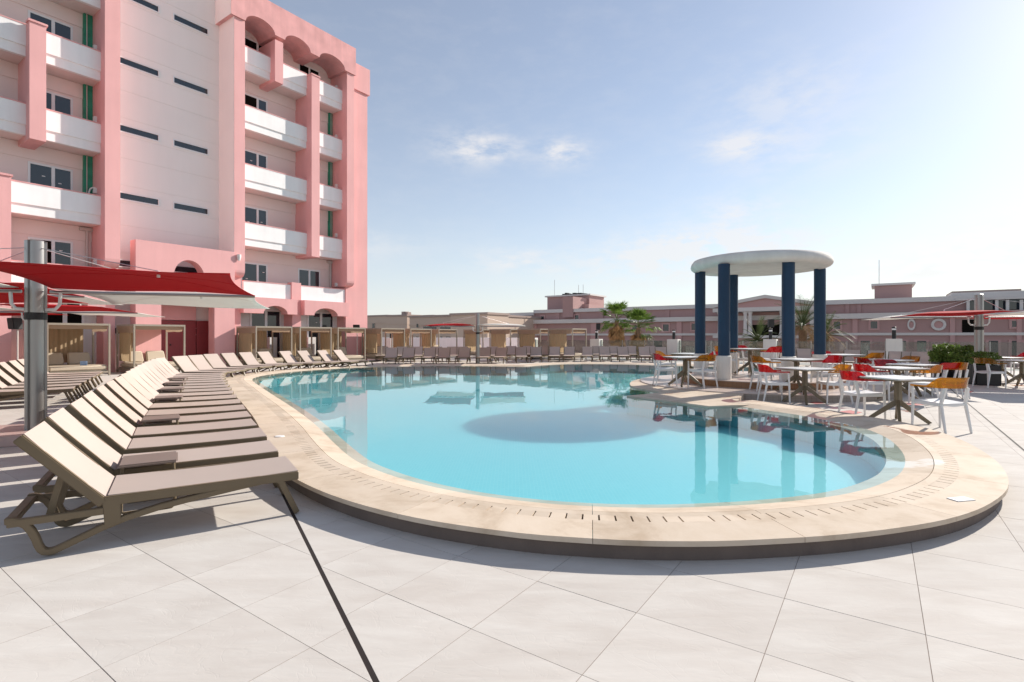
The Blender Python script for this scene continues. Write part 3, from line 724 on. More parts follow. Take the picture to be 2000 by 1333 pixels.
for nm, px, yy in (('lamp_sconce', 465, 503),):
    MB().lathe([(.05, -.16), (.09, .0), (.09, .12)], 12, (S(px, NP), -NP-.08, Zf(px, yy, NP))).build(nm, M['white'], hotel)
# stair tower: slit windows and shallow grooves
zl = Zf(310, 153, NC); zr_ = Zf(406, 188, NC)
for k in range(-4, 3):
    for (a, b, base) in ((236, 311, zl), (337, 407, zr_)):
        z0 = base+k*PIT
        if z0 < 1.2 or z0 > ROOF+1: continue
        s0, s1 = S(a, NC), S(b, NC)
        if a == 236: s0 = sP1+.05
        f = MB().box(s0, s1, -NC-.05, -NC+.02, z0, z0+.05).box(s0, s1, -NC-.05, -NC+.02, z0+.29, z0+.34).box(s0, s0+.05, -NC-.05, -NC+.02, z0+.05, z0+.29).box(s1-.05, s1, -NC-.05, -NC+.02, z0+.05, z0+.29).build('slit_window', M['frame'], hotel)
        MB().box(s0+.05, s1-.05, -NC-.015, -NC+.01, z0+.05, z0+.29).build('pane', M['darkglass'], f)
prev = 0.
zz = [zl+k*PIT+d for k in range(-4, 4) for d in (-.12, .62, 1.75)]
zz = sorted(z for z in zz if .5 < z < ROOF+2.9)
for za, zb in zip(zz, zz[1:]):
    B('render_panel', 'cream', sP1-.02, sQ0+.05, NC, NC+.012, za+.012, zb-.012)
# free-standing screen wall of the entrance, with an arched opening over a doorway
NG = NP+.05; g0, g1 = S(265, NG), S(458.7, NG); ztop = Zf(265, 467.5, NG)
o0, o1 = S(315, NG), S(419, NG); zo = Zf(419, 597, NG)
c0, c1 = S(339.5, NG), S(399.5, NG); zsp = Zf(369, 541, NG); zcr = Zf(369, 508.5, NG)
ap = arch_profile(c0, c1, zsp, zcr, 16)
left = [(g0, 0), (o0, 0), (o0, zo), (c0, zo), (c0, zsp)]+ap[::-1][1:9]+[((c0+c1)/2, ztop), (g0, ztop)]
right = [(g1, 0), (g1, ztop), ((c0+c1)/2, ztop)]+[p for p in ap[::-1][8:-1]]+[(c1, zsp), (c1, zo), (o1, zo), (o1, 0)]
low = [(c0, zo), (c1, zo), (c1, zsp), (c0, zsp)]
for q in (left, right): MB().extrude([(a, -NG, b) for a, b in q], (0, .55, 0)).build('entrance_screen', M['pink'], hotel)
MB().extrude([(a, -NG+.003, b) for a, b in low], (0, .54, 0)).build('entrance_screen', M['pink'], hotel)
# doors behind the screen
zd = Zf(380, 627, NC+.1)
B('door_panel', 'redpanel', S(300, NC+.1), S(384, NC+.1)-.03, NC, NC+.1, 0, zd); B('door_panel', 'redpanel', S(384, NC+.1), sQ0-.05, NC, NC+.1, 0, zd)
d_ = hotel.children[-2]; MB().lathe([(.03, 0), (.03, .05)], 10, (S(332, NC+.1), -NC-.15, 1.0)).build('door_handle', M['black'], d_)
B('door_header', 'pink', S(300, NC+.1), S(381, NC+.1), NC, NC+.2, zd+.02, zd+.9)
# ground floor: arched pink canopies over glazed doors, lower walls
def canopy(s0, s1, z0, z1, as0, as1, n1, n0=-.1):
    ap = arch_profile(as0, as1, z0, z0+(z1-z0)*.52, 12)
    q = [(s0, z1), (s0, z0), (as0, z0)]+ap[::-1][1:-1]+[(as1, z0), (s1, z0), (s1, z1)]
    MB().extrude([(a, -n1, b) for a, b in q], (0, n1-n0, 0)).build('arched_canopy', M['pink'], hotel)
NA = .45
zA0, zA1 = Zf(580, 615, NA), TOP0-.80
canopy(S(476, NA), S(581, NA), zA0, zA1, S(515, NA), S(562, NA), NA)
canopy(S(595, NA), S(682, NA), zA0, zA1, S(614, NA), S(660, NA), NA)
canopy(S(95, NA), S(207, NA)-.02, zA0, zA1, S(118, NA), S(172, NA), NA)
canopy(sL, S(60, NA), zA0, zA1, sL+1, S(20, NA), NA)
B('pier', 'pink', S(571, .1), S(588, .1), NW, .1, 0, zA1)
for (a, b, dk) in ((S(488, NW+.4), S(549, NW+.4), 0), (S(600, NW+.4), S(652, NW+.4), 0), (S(86, NW+.4), S(165, NW+.4), 1)):
    B('wall', 'white', a-.5, b+.5, NW, NW+.37, 0, zA1-.02); window(a, b, .05, 2.75, NW+.4, (dk, dk), .5, fr=.09)
# distribution boxes on the wall between the cabanas
B('meter_cabinet', 'parapet', S(527, -.2), S(541, -.2), NW+.4, -.2, .35, 1.35); B('meter_cabinet', 'parapet', S(602, -.2), S(617, -.2), NW+.4, -.2, .35, 1.35)

# ------------------------------------------------------------------ sun loungers
def make_lounger():
    """x runs from head to foot, hinge at x = 0, ground at z = 0"""
    r = thing('sun_lounger', 'beige sling sun lounger', 'sun lounger')
    W = .30; t = .042
    mb = MB()
    for sg in (-1, 1): mb.box(-.02, 1.21, sg*W-.02, sg*W+.02, .275, .338)
    mb.box(1.17, 1.209, -W+.021, W-.021, .285, .337).box(.0, .05, -W+.021, W-.021, .29, .33)
    mb.build('seat_frame', M['taupe'], r, bevel=.006)
    sag = [(x/10*1.21, .3415-.010*math.sin(math.pi*min(1, max(0, x/10)))) for x in range(11)]
    MB().ribbon(sag, .006, -W+.006, W-.006).build('seat_sling', M['sling'], r, smooth=40)
    A = R_(48.5); c, s_ = math.cos(A), math.sin(A); LB = .645
    def bk(u, v): return (-u*c - v*s_, .315+u*s_ - v*c)       # u up the back, v behind it
    mb = MB()
    for sg in (-1, 1):
        q = [bk(0.0, .0), bk(LB, .0), bk(LB, .062), bk(0., .062)]
        mb.extrude([(x, sg*W-.02, z) for x, z in q], (0, .04, 0))
    q = [bk(LB-.045, .0), bk(LB-.001, .0), bk(LB-.001, .06), bk(LB-.045, .06)]
    mb.extrude([(x, -W+.021, z) for x, z in q], (0, 2*W-.042, 0))
    q = [bk(.28, .03), bk(.32, .03), bk(.32, .06), bk(.28, .06)]
    mb.extrude([(x, -W+.021, z) for x, z in q], (0, 2*W-.042, 0))
    mb.build('back_frame', M['taupe'], r, bevel=.006)
    MB().ribbon([bk(u, -.004+.010*math.sin(math.pi*u/LB)) for u in [.01+(LB-.012)*k/10 for k in range(11)]], .006, -W+.006, W-.006).build('back_sling', M['sling'], r, smooth=40)
    arc = [(-.51, .262), (-.48, .263), (-.45, .252), (-.41, .222), (-.385, .18), (-.365, .13), (-.352, .085), (-.340, .055), (-.322, .036), (-.298, .030), (-.270, .034), (-.235, .048), (-.15, .083), (-.03, .133), (.10, .175), (.30, .218), (.55, .252), (.80, .281), (.98, .299), (1.03, .30), (1.065, .29), (1.09, .262), (1.115, .20), (1.16, .10), (1.20, .012)]
    for sg in (-1, 1):
        MB().ribbon(arc, t, sg*(W-.005)-.022, sg*(W-.005)+.022).build('leg_frame', M['taupe'], r, bevel=.004, smooth=40)
        MB().extrude([(-.03, sg*W-.019, .335), (.07, sg*W-.019, .335), (.075, sg*W-.019, .15), (-.015, sg*W-.019, .125), (-.02, sg*W-.019, .2)], (0, .038, 0)).box(-.50, -.019, sg*W-.018, sg*W+.018, .222, .268).build('base_rail', M['taupe'], r, bevel=.004)
    MB().box(-.515, -.455, -W+.03, W-.03, .235, .275).build('rear_crossbar', M['taupe'], r, bevel=.006)
    p, q = bk(.33, .06), (-.34, .26)
    for sg in (-1, 1): MB().extrude([(p[0], sg*.2-.015, p[1]), (p[0]+.04, sg*.2-.015, p[1]), (q[0]+.04, sg*.2-.015, q[1]-.05), (q[0], sg*.2-.015, q[1]-.05)], (0, .03, 0)).build('back_strut', M['taupe'], r)
    return r
proto = make_lounger(); used = [False]
def lounger(xy, heading, label, group, ref='hinge'):
    """xy: corner of the hinge ('hinge'), of the foot end ('tip') or hinge middle ('mid'); heading in degrees right of the view axis"""
    o = copy_tree(proto) if used[0] else proto; used[0] = True
    a = R_(heading); d = Vector((math.sin(a), math.cos(a))); rt = Vector((d.y, -d.x))
    p = Vector(xy)
    if ref == 'tip': p = p-d*1.21
    if ref != 'mid': p = p-rt*.31
    o.location = (p.x, p.y, 0); o.rotation_euler = (0, 0, math.pi/2-a)
    tag(o, label, 'sun lounger', group); return o
SZ = .335
row = [(583,922),(541,880),(518,849),(498.5,828),(489,811),(476.5,797),(467,784.5),(457.5,774.5),(451,766.5),(445,760),(441,754.5),(437.5,749.5),(434.5,745),(432,741),(430.5,737.5),(430,734.2),(431,731.2)]
rp = [G(x, y, SZ) for x, y in row]
a0, a1 = rp[0], rp[-1]
gl = 'loungers in the row along the pool\'s left edge'
pts = resample(catmull(rp, 10, False), .01); 
npos = [rp[0]]
tot_l = (len(pts)-1)*.01
for k in range(17):
    f_ = k/16
    base = pts[min(len(pts)-1, int(f_*(len(pts)-1)))]
    p = base.lerp(rp[k], .5)
    hd = 57.5+max(0, k-3)**1.15*.95+random.uniform(-1.3, 1.3)*(k > 1)
    lounger(p, hd, f"beige lounger, {ORD[k]} from the camera in the left poolside row" if k else "beige lounger nearest the camera at the near end of the left row", gl, 'tip')
g2 = [(361,727,97),(389.5,723.6,100),(417.5,719.6,103),(451,716.2,104),(484.5,713.6,106),(519.5,711.5,107),(562,709.4,108),(597,708,107),(636,706.6,106),(668,705.4,103)]
for k, (x, y, h_) in enumerate(g2):
    lounger(G(x, y, SZ), h_, f"beige lounger by the cabanas, {ORD[k]} from the left in the row curving along the pool", 'loungers in front of the hotel cabanas')
lg = [G(143, 760, SZ), G(195, 729, SZ)]
for k in range(7):
    lounger(lg[0].lerp(lg[1], k/6), 54+k*.8+random.uniform(-1, 1), f"beige lounger left of the umbrella mast, {ORD[k]} from the camera in its row", 'loungers left of the umbrella mast', 'tip')
fr = [(764,712),(797,712),(838.5,712),(867,712),(906,712),(946,711.6),(978,711),(1018,709.8),(1047,708.8),(1083,707.8),(1112,707.5),(1147,707.3),(1181,707.3),(1217,707.6),(1259,708.4),(1292,709)]
for k, (x, y) in enumerate(fr):
    t_ = G(x, y, 0); d = t_.normalized(); p = t_+d*1.21
    lounger(p, math.degrees(math.atan2(-d.x, -d.y))+random.uniform(-3, 3)+ (5 if x < 980 else -4 if x > 1200 else 0), f"beige lounger facing the pool, {ORD[k]} from the left in the far front row", 'loungers in the far front row', 'mid')
sr = [746,785,815,853,884,903,962,998,1030,1064,1167,1198,1233,1270,1322,1349,1392]
for k, x in enumerate(sr):
    yb = 712-3.5 if x < 980 else 707.5-2.2
    t_ = G(x, yb, 0); d = t_.normalized(); p = t_+d*1.9
    lounger(p, math.degrees(math.atan2(-d.x, -d.y))+random.uniform(-3, 3), f"beige lounger, {ORD[k]} from the left in the far back row against the cabanas and fence", 'loungers in the far back row', 'mid')
rr = [(1571, 25.0, 205), (1664, 22.6, 215), (1712, 21.6, 215), (1752, 20.6, 222), (1777, 20.3, 224), (1795, 20.0, 226)]
for k, (x, Y, h_) in enumerate(rr):
    lounger(XY(x, Y), h_, f"beige lounger behind the tables, {ORD[k]} from the left between the pavilion and the hedge", 'loungers behind the tables', 'mid')

# low side tables between the loungers
def make_side():
    r = thing('side_table', 'x', 'side table')
    MB().box(-.20, .20, -.20, .20, .375, .40).build('table_top', surf('grey_brown_tabletop', (.22, .17, .145), .5, .05, 4, world_space=False), r, bevel=.012)
    for sg in (-1, 1):
        MB().tube([(-.17, sg*.17, .375), (-.18, sg*.17, .03), (-.16, sg*.17, .012), (.16, sg*.17, .012), (.18, sg*.17, .03), (.17, sg*.17, .375)], .013, 8).build('leg', M['taupe'], r, smooth=50)
    return r
st = make_side(); first = True
for k, (i, f_) in enumerate(((0, .62), (3, .55), (6, .5), (8, .5), (10, .5), (12, .5))):
    a, b = rp[i], rp[i+1]; hd = R_(57.5+max(0, i-3)**1.15*.95); d = Vector((math.sin(hd), math.cos(hd))); rt = Vector((d.y, -d.x))
    p = a.lerp(b, f_)-d*1.0-rt*.30
    o = st if first else copy_tree(st); first = False
    o.location = (p.x, p.y, 0); o.rotation_euler = (0, 0, math.pi/2-hd)
    tag(o, f"low grey side table, {ORD[k]} from the camera between loungers of the left row", 'side table', 'side tables in the left lounger row')

# ------------------------------------------------------------------ cabanas
CW, CD, CH = 1.72, 1.62, 1.86
def make_cabana():
    """near corner at the origin; x along U (front, faces the pool), +y away from the pool"""
    r = thing('cabana', 'x', 'cabana')
    for (x, y) in ((0, 0), (CW, 0), (0, CD), (CW, CD)):
        MB().box(x-.03, x+.03, y-.03, y+.03, 0, CH).build('post', M['cabframe'], r, bevel=.004)
    f = MB()
    for y in (0, CD): f.box(.03, CW-.03, y-.028, y+.028, CH-.07, CH-.001).box(.03, CW-.03, y-.025, y+.025, .10, .16)
    for x in (0, CW): f.box(x-.028, x+.028, .03, CD-.03, CH-.07, CH-.001).box(x-.025, x+.025, .03, CD-.03, .10, .16)
    f.build('top_frame', M['cabframe'], r)
    # sagging roof cloth
    n = 8; v = []; fs = []
    for i in range(n+1):
        for j in range(n+1):
            x = .02+(CW-.04)*i/n; y = .02+(CD-.04)*j/n; v.append((x, y, CH-.03-.10*math.sin(math.pi*i/n)*math.sin(math.pi*j/n)+.015*math.sin(9*x)))
    for i in range(n):
        for j in range(n): fs.append((i*(n+1)+j, (i+1)*(n+1)+j, (i+1)*(n+1)+j+1, i*(n+1)+j+1))
    MB().add(v, fs).build('roof_cloth', M['canvas'], r, smooth=60)
    # valance hung from the top rails, gently scalloped
    def val(name, p0, p1, drop, out):
        m_ = 14; v = []; fs = []
        for k in range(m_+1):
            t = k/m_; x = p0[0]+(p1[0]-p0[0])*t; y = p0[1]+(p1[1]-p0[1])*t
            w = .012*math.sin(k*2.1); dd = drop*(1+.10*math.sin(math.pi*((t*2) % 1)))
            v += [(x+out[0]*w, y+out[1]*w, CH-.065), (x+out[0]*(w+.04), y+out[1]*(w+.04), CH-.065-dd)]
        for k in range(m_): fs.append((2*k, 2*k+2, 2*k+3, 2*k+1))
        MB().add(v, fs).build(name, M['canvas'], r, smooth=60)
    val('valance', (.04, .03), (CW-.04, .03), .13, (0, 1)); val('valance', (-.02, .05), (-.02, CD-.05), .24, (1, 0)); val('valance', (CW-.02, .05), (CW-.02, CD-.05), .2, (-1, 0))
    # curtains: pleated back and head end
    def cur(p0, p1, z0, z1, amp, m_=44):
        v = []; fs = []; dx, dy = p1[0]-p0[0], p1[1]-p0[1]; L_ = math.hypot(dx, dy); nx, ny = -dy/L_, dx/L_
        for k in range(m_+1):
            t = k/m_; o = amp*math.sin(k*1.35)+amp*.5*math.sin(k*.7+1)
            for z in (z0, z1): v.append((p0[0]+dx*t+nx*o, p0[1]+dy*t+ny*o, z))
        for k in range(m_): fs.append((2*k, 2*k+2, 2*k+3, 2*k+1))
        MB().add(v, fs).build('curtain', M['curtain'], r, smooth=70)
    cur((.05, CD-.05), (CW*.82, CD-.05), .45, CH-.07, .018); cur((.05, CD*.25), (.05, CD-.06), .45, CH-.07, .016, 30)
    MB().box(.04, CW-.04, .04, CD-.04, .16, .21).build('bed_base', M['cabframe'], r)
    MB().box(.05, CW-.05, .0, CD-.10, .212, .38).build('mattress', M['cushion'], r, bevel=.04, smooth=50, seg=3)
    for k in (0, 1):
        y0 = CD-.34
        x0 = .10+k*.78
        MB().hexa([(x0, y0-.05, .385), (x0+.68, y0-.05, .385), (x0+.68, y0+.10, .385), (x0, y0+.10, .385), (x0+.02, y0+.12, .82), (x0+.66, y0+.12, .82), (x0+.66, y0+.24, .80), (x0+.02, y0+.24, .80)]).build('back_cushion', M['cushion'], r, bevel=.035, smooth=50, seg=3)
    return r
cp = make_cabana(); cfirst = [True]
def cabana(xy, label):
    o = cp if cfirst[0] else copy_tree(cp); cfirst[0] = False
    o.location = (xy.x, xy.y, 0); o.rotation_euler = (0, 0, PHI_U); tag(o, label, 'cabana', 'curtained cabanas around the pool'); return o
NCAB = 2.0
for k, px in enumerate((92, 262, 500, 586, 660, 745, 802, 857)):
    p = P0+N_*NCAB+U*S(px, NCAB)
    lab = ['curtained beige cabana left of the entrance, just behind the umbrella mast', 'curtained beige cabana in front of the red entrance doors', 'beige cabana right of the entrance screen, first of three at the hotel wall',
           'beige cabana before the hotel\'s arched doors, middle of the three', 'beige cabana at the right corner of the hotel', 'beige cabana just past the hotel corner, first of three before the fence',
           'beige cabana second past the hotel corner', 'beige cabana third past the hotel corner, beside the central umbrella'][k]
    cabana(p, lab)
mM = XY(1118, 30.3)
for k in range(4):
    cabana(mM-N_*2.2*k, ['beige cabana with ochre curtains, rightmost of the far row, beside the fan palms', 'far beige cabana with ochre curtains, second left of the fan palms', 'far beige cabana with ochre curtains, third left of the fan palms', 'far beige cabana with ochre curtains, just right of the central umbrella'][k])
# towel card on the first cabana's mattress
q = P0+N_*NCAB+U*S(92, NCAB)+U*1.05-N_*.25
MB().box(-.10, .10, -.01, .01, .381, .53).build('menu_card', M['cardblue']); o = bpy.data.objects['menu_card']; o.location = (q.x, q.y, 0); o.rotation_euler = (0, 0, PHI_U)
tag(o, 'small printed card standing on the mattress of the left cabana', 'card')

# ------------------------------------------------------------------ the round pavilion
pav = thing('round_pavilion', 'open round pavilion with navy columns and white disc roof', 'pavilion', (GC.x, GC.y, 0))
Z1, Z2, ZT = .15, .32, 3.24
MB().lathe([(3.12, 0), (3.12, Z1-.02)], 96).build('step_riser', M['tier_riser'], pav)
MB().lathe([(3.14, Z1-.02), (3.14, Z1)], 96).build('lower_step', M['tier_top'], pav)
MB().lathe([(2.02, Z1+.001), (2.02, Z2-.02)], 96).build('step_riser', M['tier2_riser'], pav)
MB().lathe([(2.04, Z2-.02), (2.04, Z2)], 96).build('upper_step', M['tier_top'], pav)
for (px, Y) in ((1367.5, 14.9), (1414, 13.26), (1431.5, 15.66), (1540, 12.85), (1601.3, 14.2), (1537, 15.4)):
    q = XY(px, Y)-GC
    c = MB().lathe([(.143, .92), (.143, ZT)], 36, (q.x, q.y, 0)).build('column', M['blue'], pav, smooth=40)
    MB().lathe([(.175, Z2), (.175, .905), (.155, .92)], 36, (q.x, q.y, 0)).build('column_base', M['plaster'], c, smooth=40)
prof = [(.01, ZT+.001), (1.50, ZT+.001), (1.55, ZT-.02)]+[(1.60+.16*math.sin(R_(a)), ZT+.10-.12*math.cos(R_(a))) for a in range(0, 100, 12)]+[(1.74, ZT+.18), (1.68, ZT+.26), (1.52, ZT+.30), (.01, ZT+.36)]
MB().lathe(prof, 96).build('roof_disc', M['plaster'], pav, smooth=50)

# ------------------------------------------------------------------ shade umbrellas
def sheet(c4, sag, mat, name, parent, n=14):
    """cloth panel between four corners, edges curved inwards"""
    A, B_, C_, D_ = [Vector(c) for c in c4]; v = []; fs = []; ctr = (A+B_+C_+D_)/4
    for i in range(n+1):
        for j in range(n+1):
            a, b = i/n, j/n; p = A*(1-a)*(1-b)+B_*a*(1-b)+C_*a*b+D_*(1-a)*b
            ed = 4*a*(1-a)*(1-4*b*(1-b))+4*b*(1-b)*(1-4*a*(1-a))
            p = p+(ctr-p)*.075*max(0, ed)
            p.z += sag*16*a*(1-a)*b*(1-b)+.012*math.sin(7*a+3*b)
            v.append(p)
    for i in range(n):
        for j in range(n): fs.append((i*(n+1)+j, (i+1)*(n+1)+j, (i+1)*(n+1)+j+1, i*(n+1)+j+1))
    o = MB().add(v, fs).build(name, mat, parent, smooth=60)
    md = o.modifiers.new('thickness', 'SOLIDIFY'); md.thickness = .004
    for line in ([v[i*(n+1)+n//2] for i in range(n+1)], [v[i*(n+1)+i] for i in range(n+1)]):
        MB().tube([p+Vector((0, 0, -.004)) for p in line], .005, 5).build('seam', mat, o)
    return o
def umbrella(label, M0, ang, hmast, zc, tilt, wid, lon, colors, base=True, mast_r=.13):
    """mast at M0; panels lie on both sides of it; local x = across, local y = along; colours: right-near, right-far, left-near, left-far"""
    r = thing('shade_umbrella', label, 'umbrella', (M0.x, M0.y, 0), ang, 'twin-panel shade umbrellas')
    zb = .14 if base else 0
    # fluted aluminium mast
    prof = []
    for k in range(96):
        a = 2*math.pi*k/96; rr_ = mast_r*(1-.20*(math.cos(4*a+.6) > .72)); prof.append((rr_*math.cos(a), rr_*math.sin(a), zb))
    MB().extrude(prof, (0, 0, hmast-zb)).build('mast', M['alu'], r)
    MB().lathe([(mast_r*1.02, hmast), (mast_r*.6, hmast+.02)], 24).build('mast_cap', M['alu'], r)
    if base:
        MB().box(-.75, .75, -.55, .55, .001, .14).build('base_plate', surf('pinkish_base_cover', (.50, .36, .33), .35, .05, 3, world_space=False), r, bevel=.01)
    MB().lathe([(mast_r*1.03, zc-.42), (mast_r*1.05, zc-.40), (mast_r*1.05, zc-.34), (mast_r*1.03, zc-.32)], 24).build('strap', M['black'], r)
    for sg in (-1, 1):
        MB().tube([(sg*mast_r*.9, 0, zc-.28), (sg*(mast_r+.10), 0, zc-.27), (sg*(mast_r+.15), 0, zc-.20), (sg*(mast_r+.16), 0, zc-.04)], .022, 8).build('bracket', M['white'], r, smooth=60)
    k = 0
    for sg in (1, -1):
        x0, x1 = sg*(mast_r+.06), sg*(mast_r+.06+wid)
        zf = lambda y: zc-tilt*y
        MB().tube([(x0-sg*.02, 0, zc-.03), (x1, 0, zc-.03)], .022, 8).build('arm', M['alu'], r)
        for half in (-1, 1):
            y0, y1 = (half*lon, half*.02)
            corners = [(x0, y0, zf(y0)+.03), (x1, y0, zf(y0)-.02), (x1, y1, zf(y1)-.01), (x0, y1, zf(y1)+.02)]
            sheet(corners, .10, M[colors[k]], 'shade_panel', r); k += 1
            MB().tube([(0, 0, hmast-.08), (x0+(x1-x0)*.62, y0*.55, zf(y0*.55)+.13)], .006, 6).build('cable', M['cable'], r)
            MB().tube([(x0+(x1-x0)*.62, y0*.55, zf(y0*.55)+.13), (x0+(x1-x0)*.62, y0*.55, zf(y0*.55)+.05)], .02, 6).build('cable_anchor', M['white'], r)
    return r
uA = G(70, 838, .14)
umbrella('red and white shade umbrella on the wide aluminium mast at the left', uA, R_(19.3), 2.72, 2.06, .047, 2.55, 2.15, ('red', 'offwhite', 'offwhite', 'red'), True, .118)
umbrella('red shade umbrella at the left edge, mast out of the picture', Vector((-11.2, 9.7)), R_(19), 2.8, 2.24, .03, 2.5, 2.1, ('red', 'offwhite', 'offwhite', 'red'))
umbrella('red and white shade umbrella behind the left mast, above the left cabanas', XY(66, 15.2), R_(14), 2.75, 2.14, .03, 2.45, 2.1, ('red', 'offwhite', 'offwhite', 'red'))
umbrella('red and white shade umbrella beyond the far end of the pool', XY(933, 26.8), R_(0), 2.56, 1.93, -.002, 2.30, 2.55, ('offwhite', 'red', 'red', 'offwhite'), False, .10)
umbrella('red and white shade umbrella above the right-hand tables', XY(1912, 15.7), R_(-14), 2.66, 2.02, .01, 2.15, 2.3, ('offwhite', 'red', 'red', 'offwhite'), False, .11)

# ------------------------------------------------------------------ tables and chairs
def make_table():
    r = thing('bistro_table', 'x', 'table')
    MB().box(-.40, .40, -.40, .40, .722, .742).build('table_top', M['tabletop'], r, bevel=.009)
    MB().box(-.385, .385, -.385, .385, .700, .7215).build('top_rim', M['tableleg'], r)
    prof = []
    MB().hexa([(-.045, -.045, .30), (.045, -.045, .30), (.045, .045, .30), (-.045, .045, .30), (-.04, -.04, .66), (.04, -.04, .66), (.04, .04, .66), (-.04, .04, .66)]).hexa([(-.04, -.04, .66), (.04, -.04, .66), (.04, .04, .66), (-.04, .04, .66), (-.11, -.11, .70), (.11, -.11, .70), (.11, .11, .70), (-.11, .11, .70)]).build('stem', M['tableleg'], r, bevel=.006)
    for k in range(4):
        a = R_(45+90*k); d = Vector((math.cos(a), math.sin(a), 0)); s_ = Vector((-d.y, d.x, 0))*.022
        p0 = d*.015+Vector((0, 0, .34)); p1 = d*.42
        u = Vector((0, 0, .055)); v = [p1-s_, p1+s_, p1+s_+d*.03, p1-s_+d*.03]
        MB().hexa([p1-d*.03-s_, p1-d*.03+s_, p0+s_-u, p0-s_-u, p1+d*.02-s_+Vector((0, 0, .03)), p1+d*.02+s_+Vector((0, 0, .03)), p0+s_+u, p0-s_+u]).build('leg', M['tableleg'], r, bevel=.004)
    return r
def make_chair():
    """faces +y; back at -y"""
    r = thing('armchair', 'x', 'chair')
    # moulded seat
    n = 8; v = []; fs = []
    for lay in (0, 1):
        for i in range(n+1):
            for j in range(n+1):
                a = i/n*2-1; b = j/n*2-1; w = .225-.02*(b < 0)*abs(b); x = a*w*(1-.06*b*b); y = b*.225*(1-.05*a*a)
                v.append((x, y, .445-.018*(1-a*a)*(1-.5*b)+.008*b - (.028 if lay else 0)))
    m_ = (n+1)**2
    for i in range(n):
        for j in range(n):
            q = (i*(n+1)+j, (i+1)*(n+1)+j, (i+1)*(n+1)+j+1, i*(n+1)+j+1); fs += [q, tuple(m_+t for t in q)]
    rim = [j for j in range(n+1)]+[i*(n+1)+n for i in range(1, n+1)]+[n*(n+1)+j for j in range(n-1, -1, -1)]+[i*(n+1) for i in range(n-1, 0, -1)]
    for a, b in zip(rim, rim[1:]+rim[:1]): fs.append((a, b, m_+b, m_+a))
    MB().add(v, fs).build('seat', M['chairwhite'], r, smooth=50)
    ap = MB()
    for sg in (-1, 1): ap.box(sg*.225-.012, sg*.225+.012, -.20, .21, .385, .435)
    ap.box(-.213, .213, .195, .219, .392, .43).box(-.20, .20, -.222, -.198, .392, .43); ap.build('apron', M['chairwhite'], r, bevel=.006)
    def leg(p0, p1, p2, w0, w1):
        for a, b, wa, wb in ((p0, p1, w0*.72, w0), (p1, p2, w0, w1)):
            mb.hexa([(a[0]-wa, a[1]-wa, a[2]), (a[0]+wa, a[1]-wa, a[2]), (a[0]+wa, a[1]+wa, a[2]), (a[0]-wa, a[1]+wa, a[2]), (b[0]-wb, b[1]-wb, b[2]), (b[0]+wb, b[1]-wb, b[2]), (b[0]+wb, b[1]+wb, b[2]), (b[0]-wb, b[1]+wb, b[2])])
    for sg in (-1, 1):
        mb = MB(); leg((sg*.245, .225, 0), (sg*.238, .215, .42), (sg*.268, .19, .655), .018, .013); mb.build('leg', M['chairwhite'], r, bevel=.005)
        mb = MB(); leg((sg*.215, -.285, 0), (sg*.205, -.205, .42), (sg*.185, -.255, .66), .019, .022); mb.build('leg', M['chairwhite'], r, bevel=.005)
    # see-through back and arm band, tall behind and thin at the arms
    path = []
    for k in range(33):
        t = k/32*2-1; a = abs(t); sg = 1 if t > 0 else -1
        if a < .5: ang = a/.5*R_(80); x = sg*.275*math.sin(ang)/math.sin(R_(80))*.98; y = -.08-.215*math.cos(ang)
        else: x = sg*(.27+.012*(a-.5)); y = -.118+(a-.5)/.5*.335
        path.append((x, y, a))
    v = []; fs = []
    for (x, y, a) in path:
        f_ = max(0, min(1, (a-.30)/.35)); f_ = f_*f_*(3-2*f_); zt = .815-.135*f_; zb = .655
        nx, ny = (x, y+.05); l_ = math.hypot(nx, ny); nx, ny = nx/l_, ny/l_
        fl = .03*(1-f_); th = .006
        v += [(x-nx*th, y-ny*th, zb), (x+nx*th, y+ny*th, zb), (x+nx*(th+fl), y+ny*(th+fl), zt), (x-nx*(th-fl), y-ny*(th-fl), zt)]
    m_ = len(path)
    for k in range(m_-1):
        for q in range(4): fs.append((4*k+q, 4*k+(q+1) % 4, 4*k+4+(q+1) % 4, 4*k+4+q))
    fs += [(0, 1, 2, 3), (4*m_-4, 4*m_-1, 4*m_-2, 4*m_-3)]
    b = MB().add(v, fs)
    return r, b.mesh('backrest', M['cred'], smooth=50), b.mesh('backrest', M['camber'], smooth=50)
tproto = make_table(); cproto, mred, mamb = make_chair(); tf = [True]; cf = [True]
def table(xy, z, rot, label):
    o = tproto if tf[0] else copy_tree(tproto); tf[0] = False
    o.location = (xy[0], xy[1], z); o.rotation_euler = (0, 0, R_(rot)); tag(o, label, 'table', 'square bistro tables on the terrace'); return o
def chair(xy, z, face, col, label):
    o = cproto if cf[0] else copy_tree(cproto)
    if cf[0]: bk = obj('backrest', mred, o)
    cf[0] = False
    for ch in o.children:
        if ch.name.startswith('backrest'): ch.data = mred if col == 'r' else mamb
    a = R_(face); o.location = (xy[0], xy[1], z); o.rotation_euler = (0, 0, -a); tag(o, label, 'chair', 'white armchairs with see-through backs')   # face: degrees right of the view axis
TABS = {}
def T_(key, px, py, z, rot, label):
    p = G(px, py, z+.742); TABS[key] = p; table(p, z, rot, label)
T_('a', 1754, 737, 0, 12, 'white bistro table nearest the camera, at the right of the pool')
T_('b', 1572, 719, 0, 20, 'white bistro table just right of the pool edge, before the pavilion steps')
T_('c', 1555.5, 701, Z1, 30, 'white bistro table on the lower pavilion step, before the near right column')
T_('d', 1465, 681, Z2, 25, 'white bistro table under the pavilion roof between the columns')
T_('e', 1338, 697, Z1, 15, 'white bistro table on the tip of the peninsula, left of the pavilion')
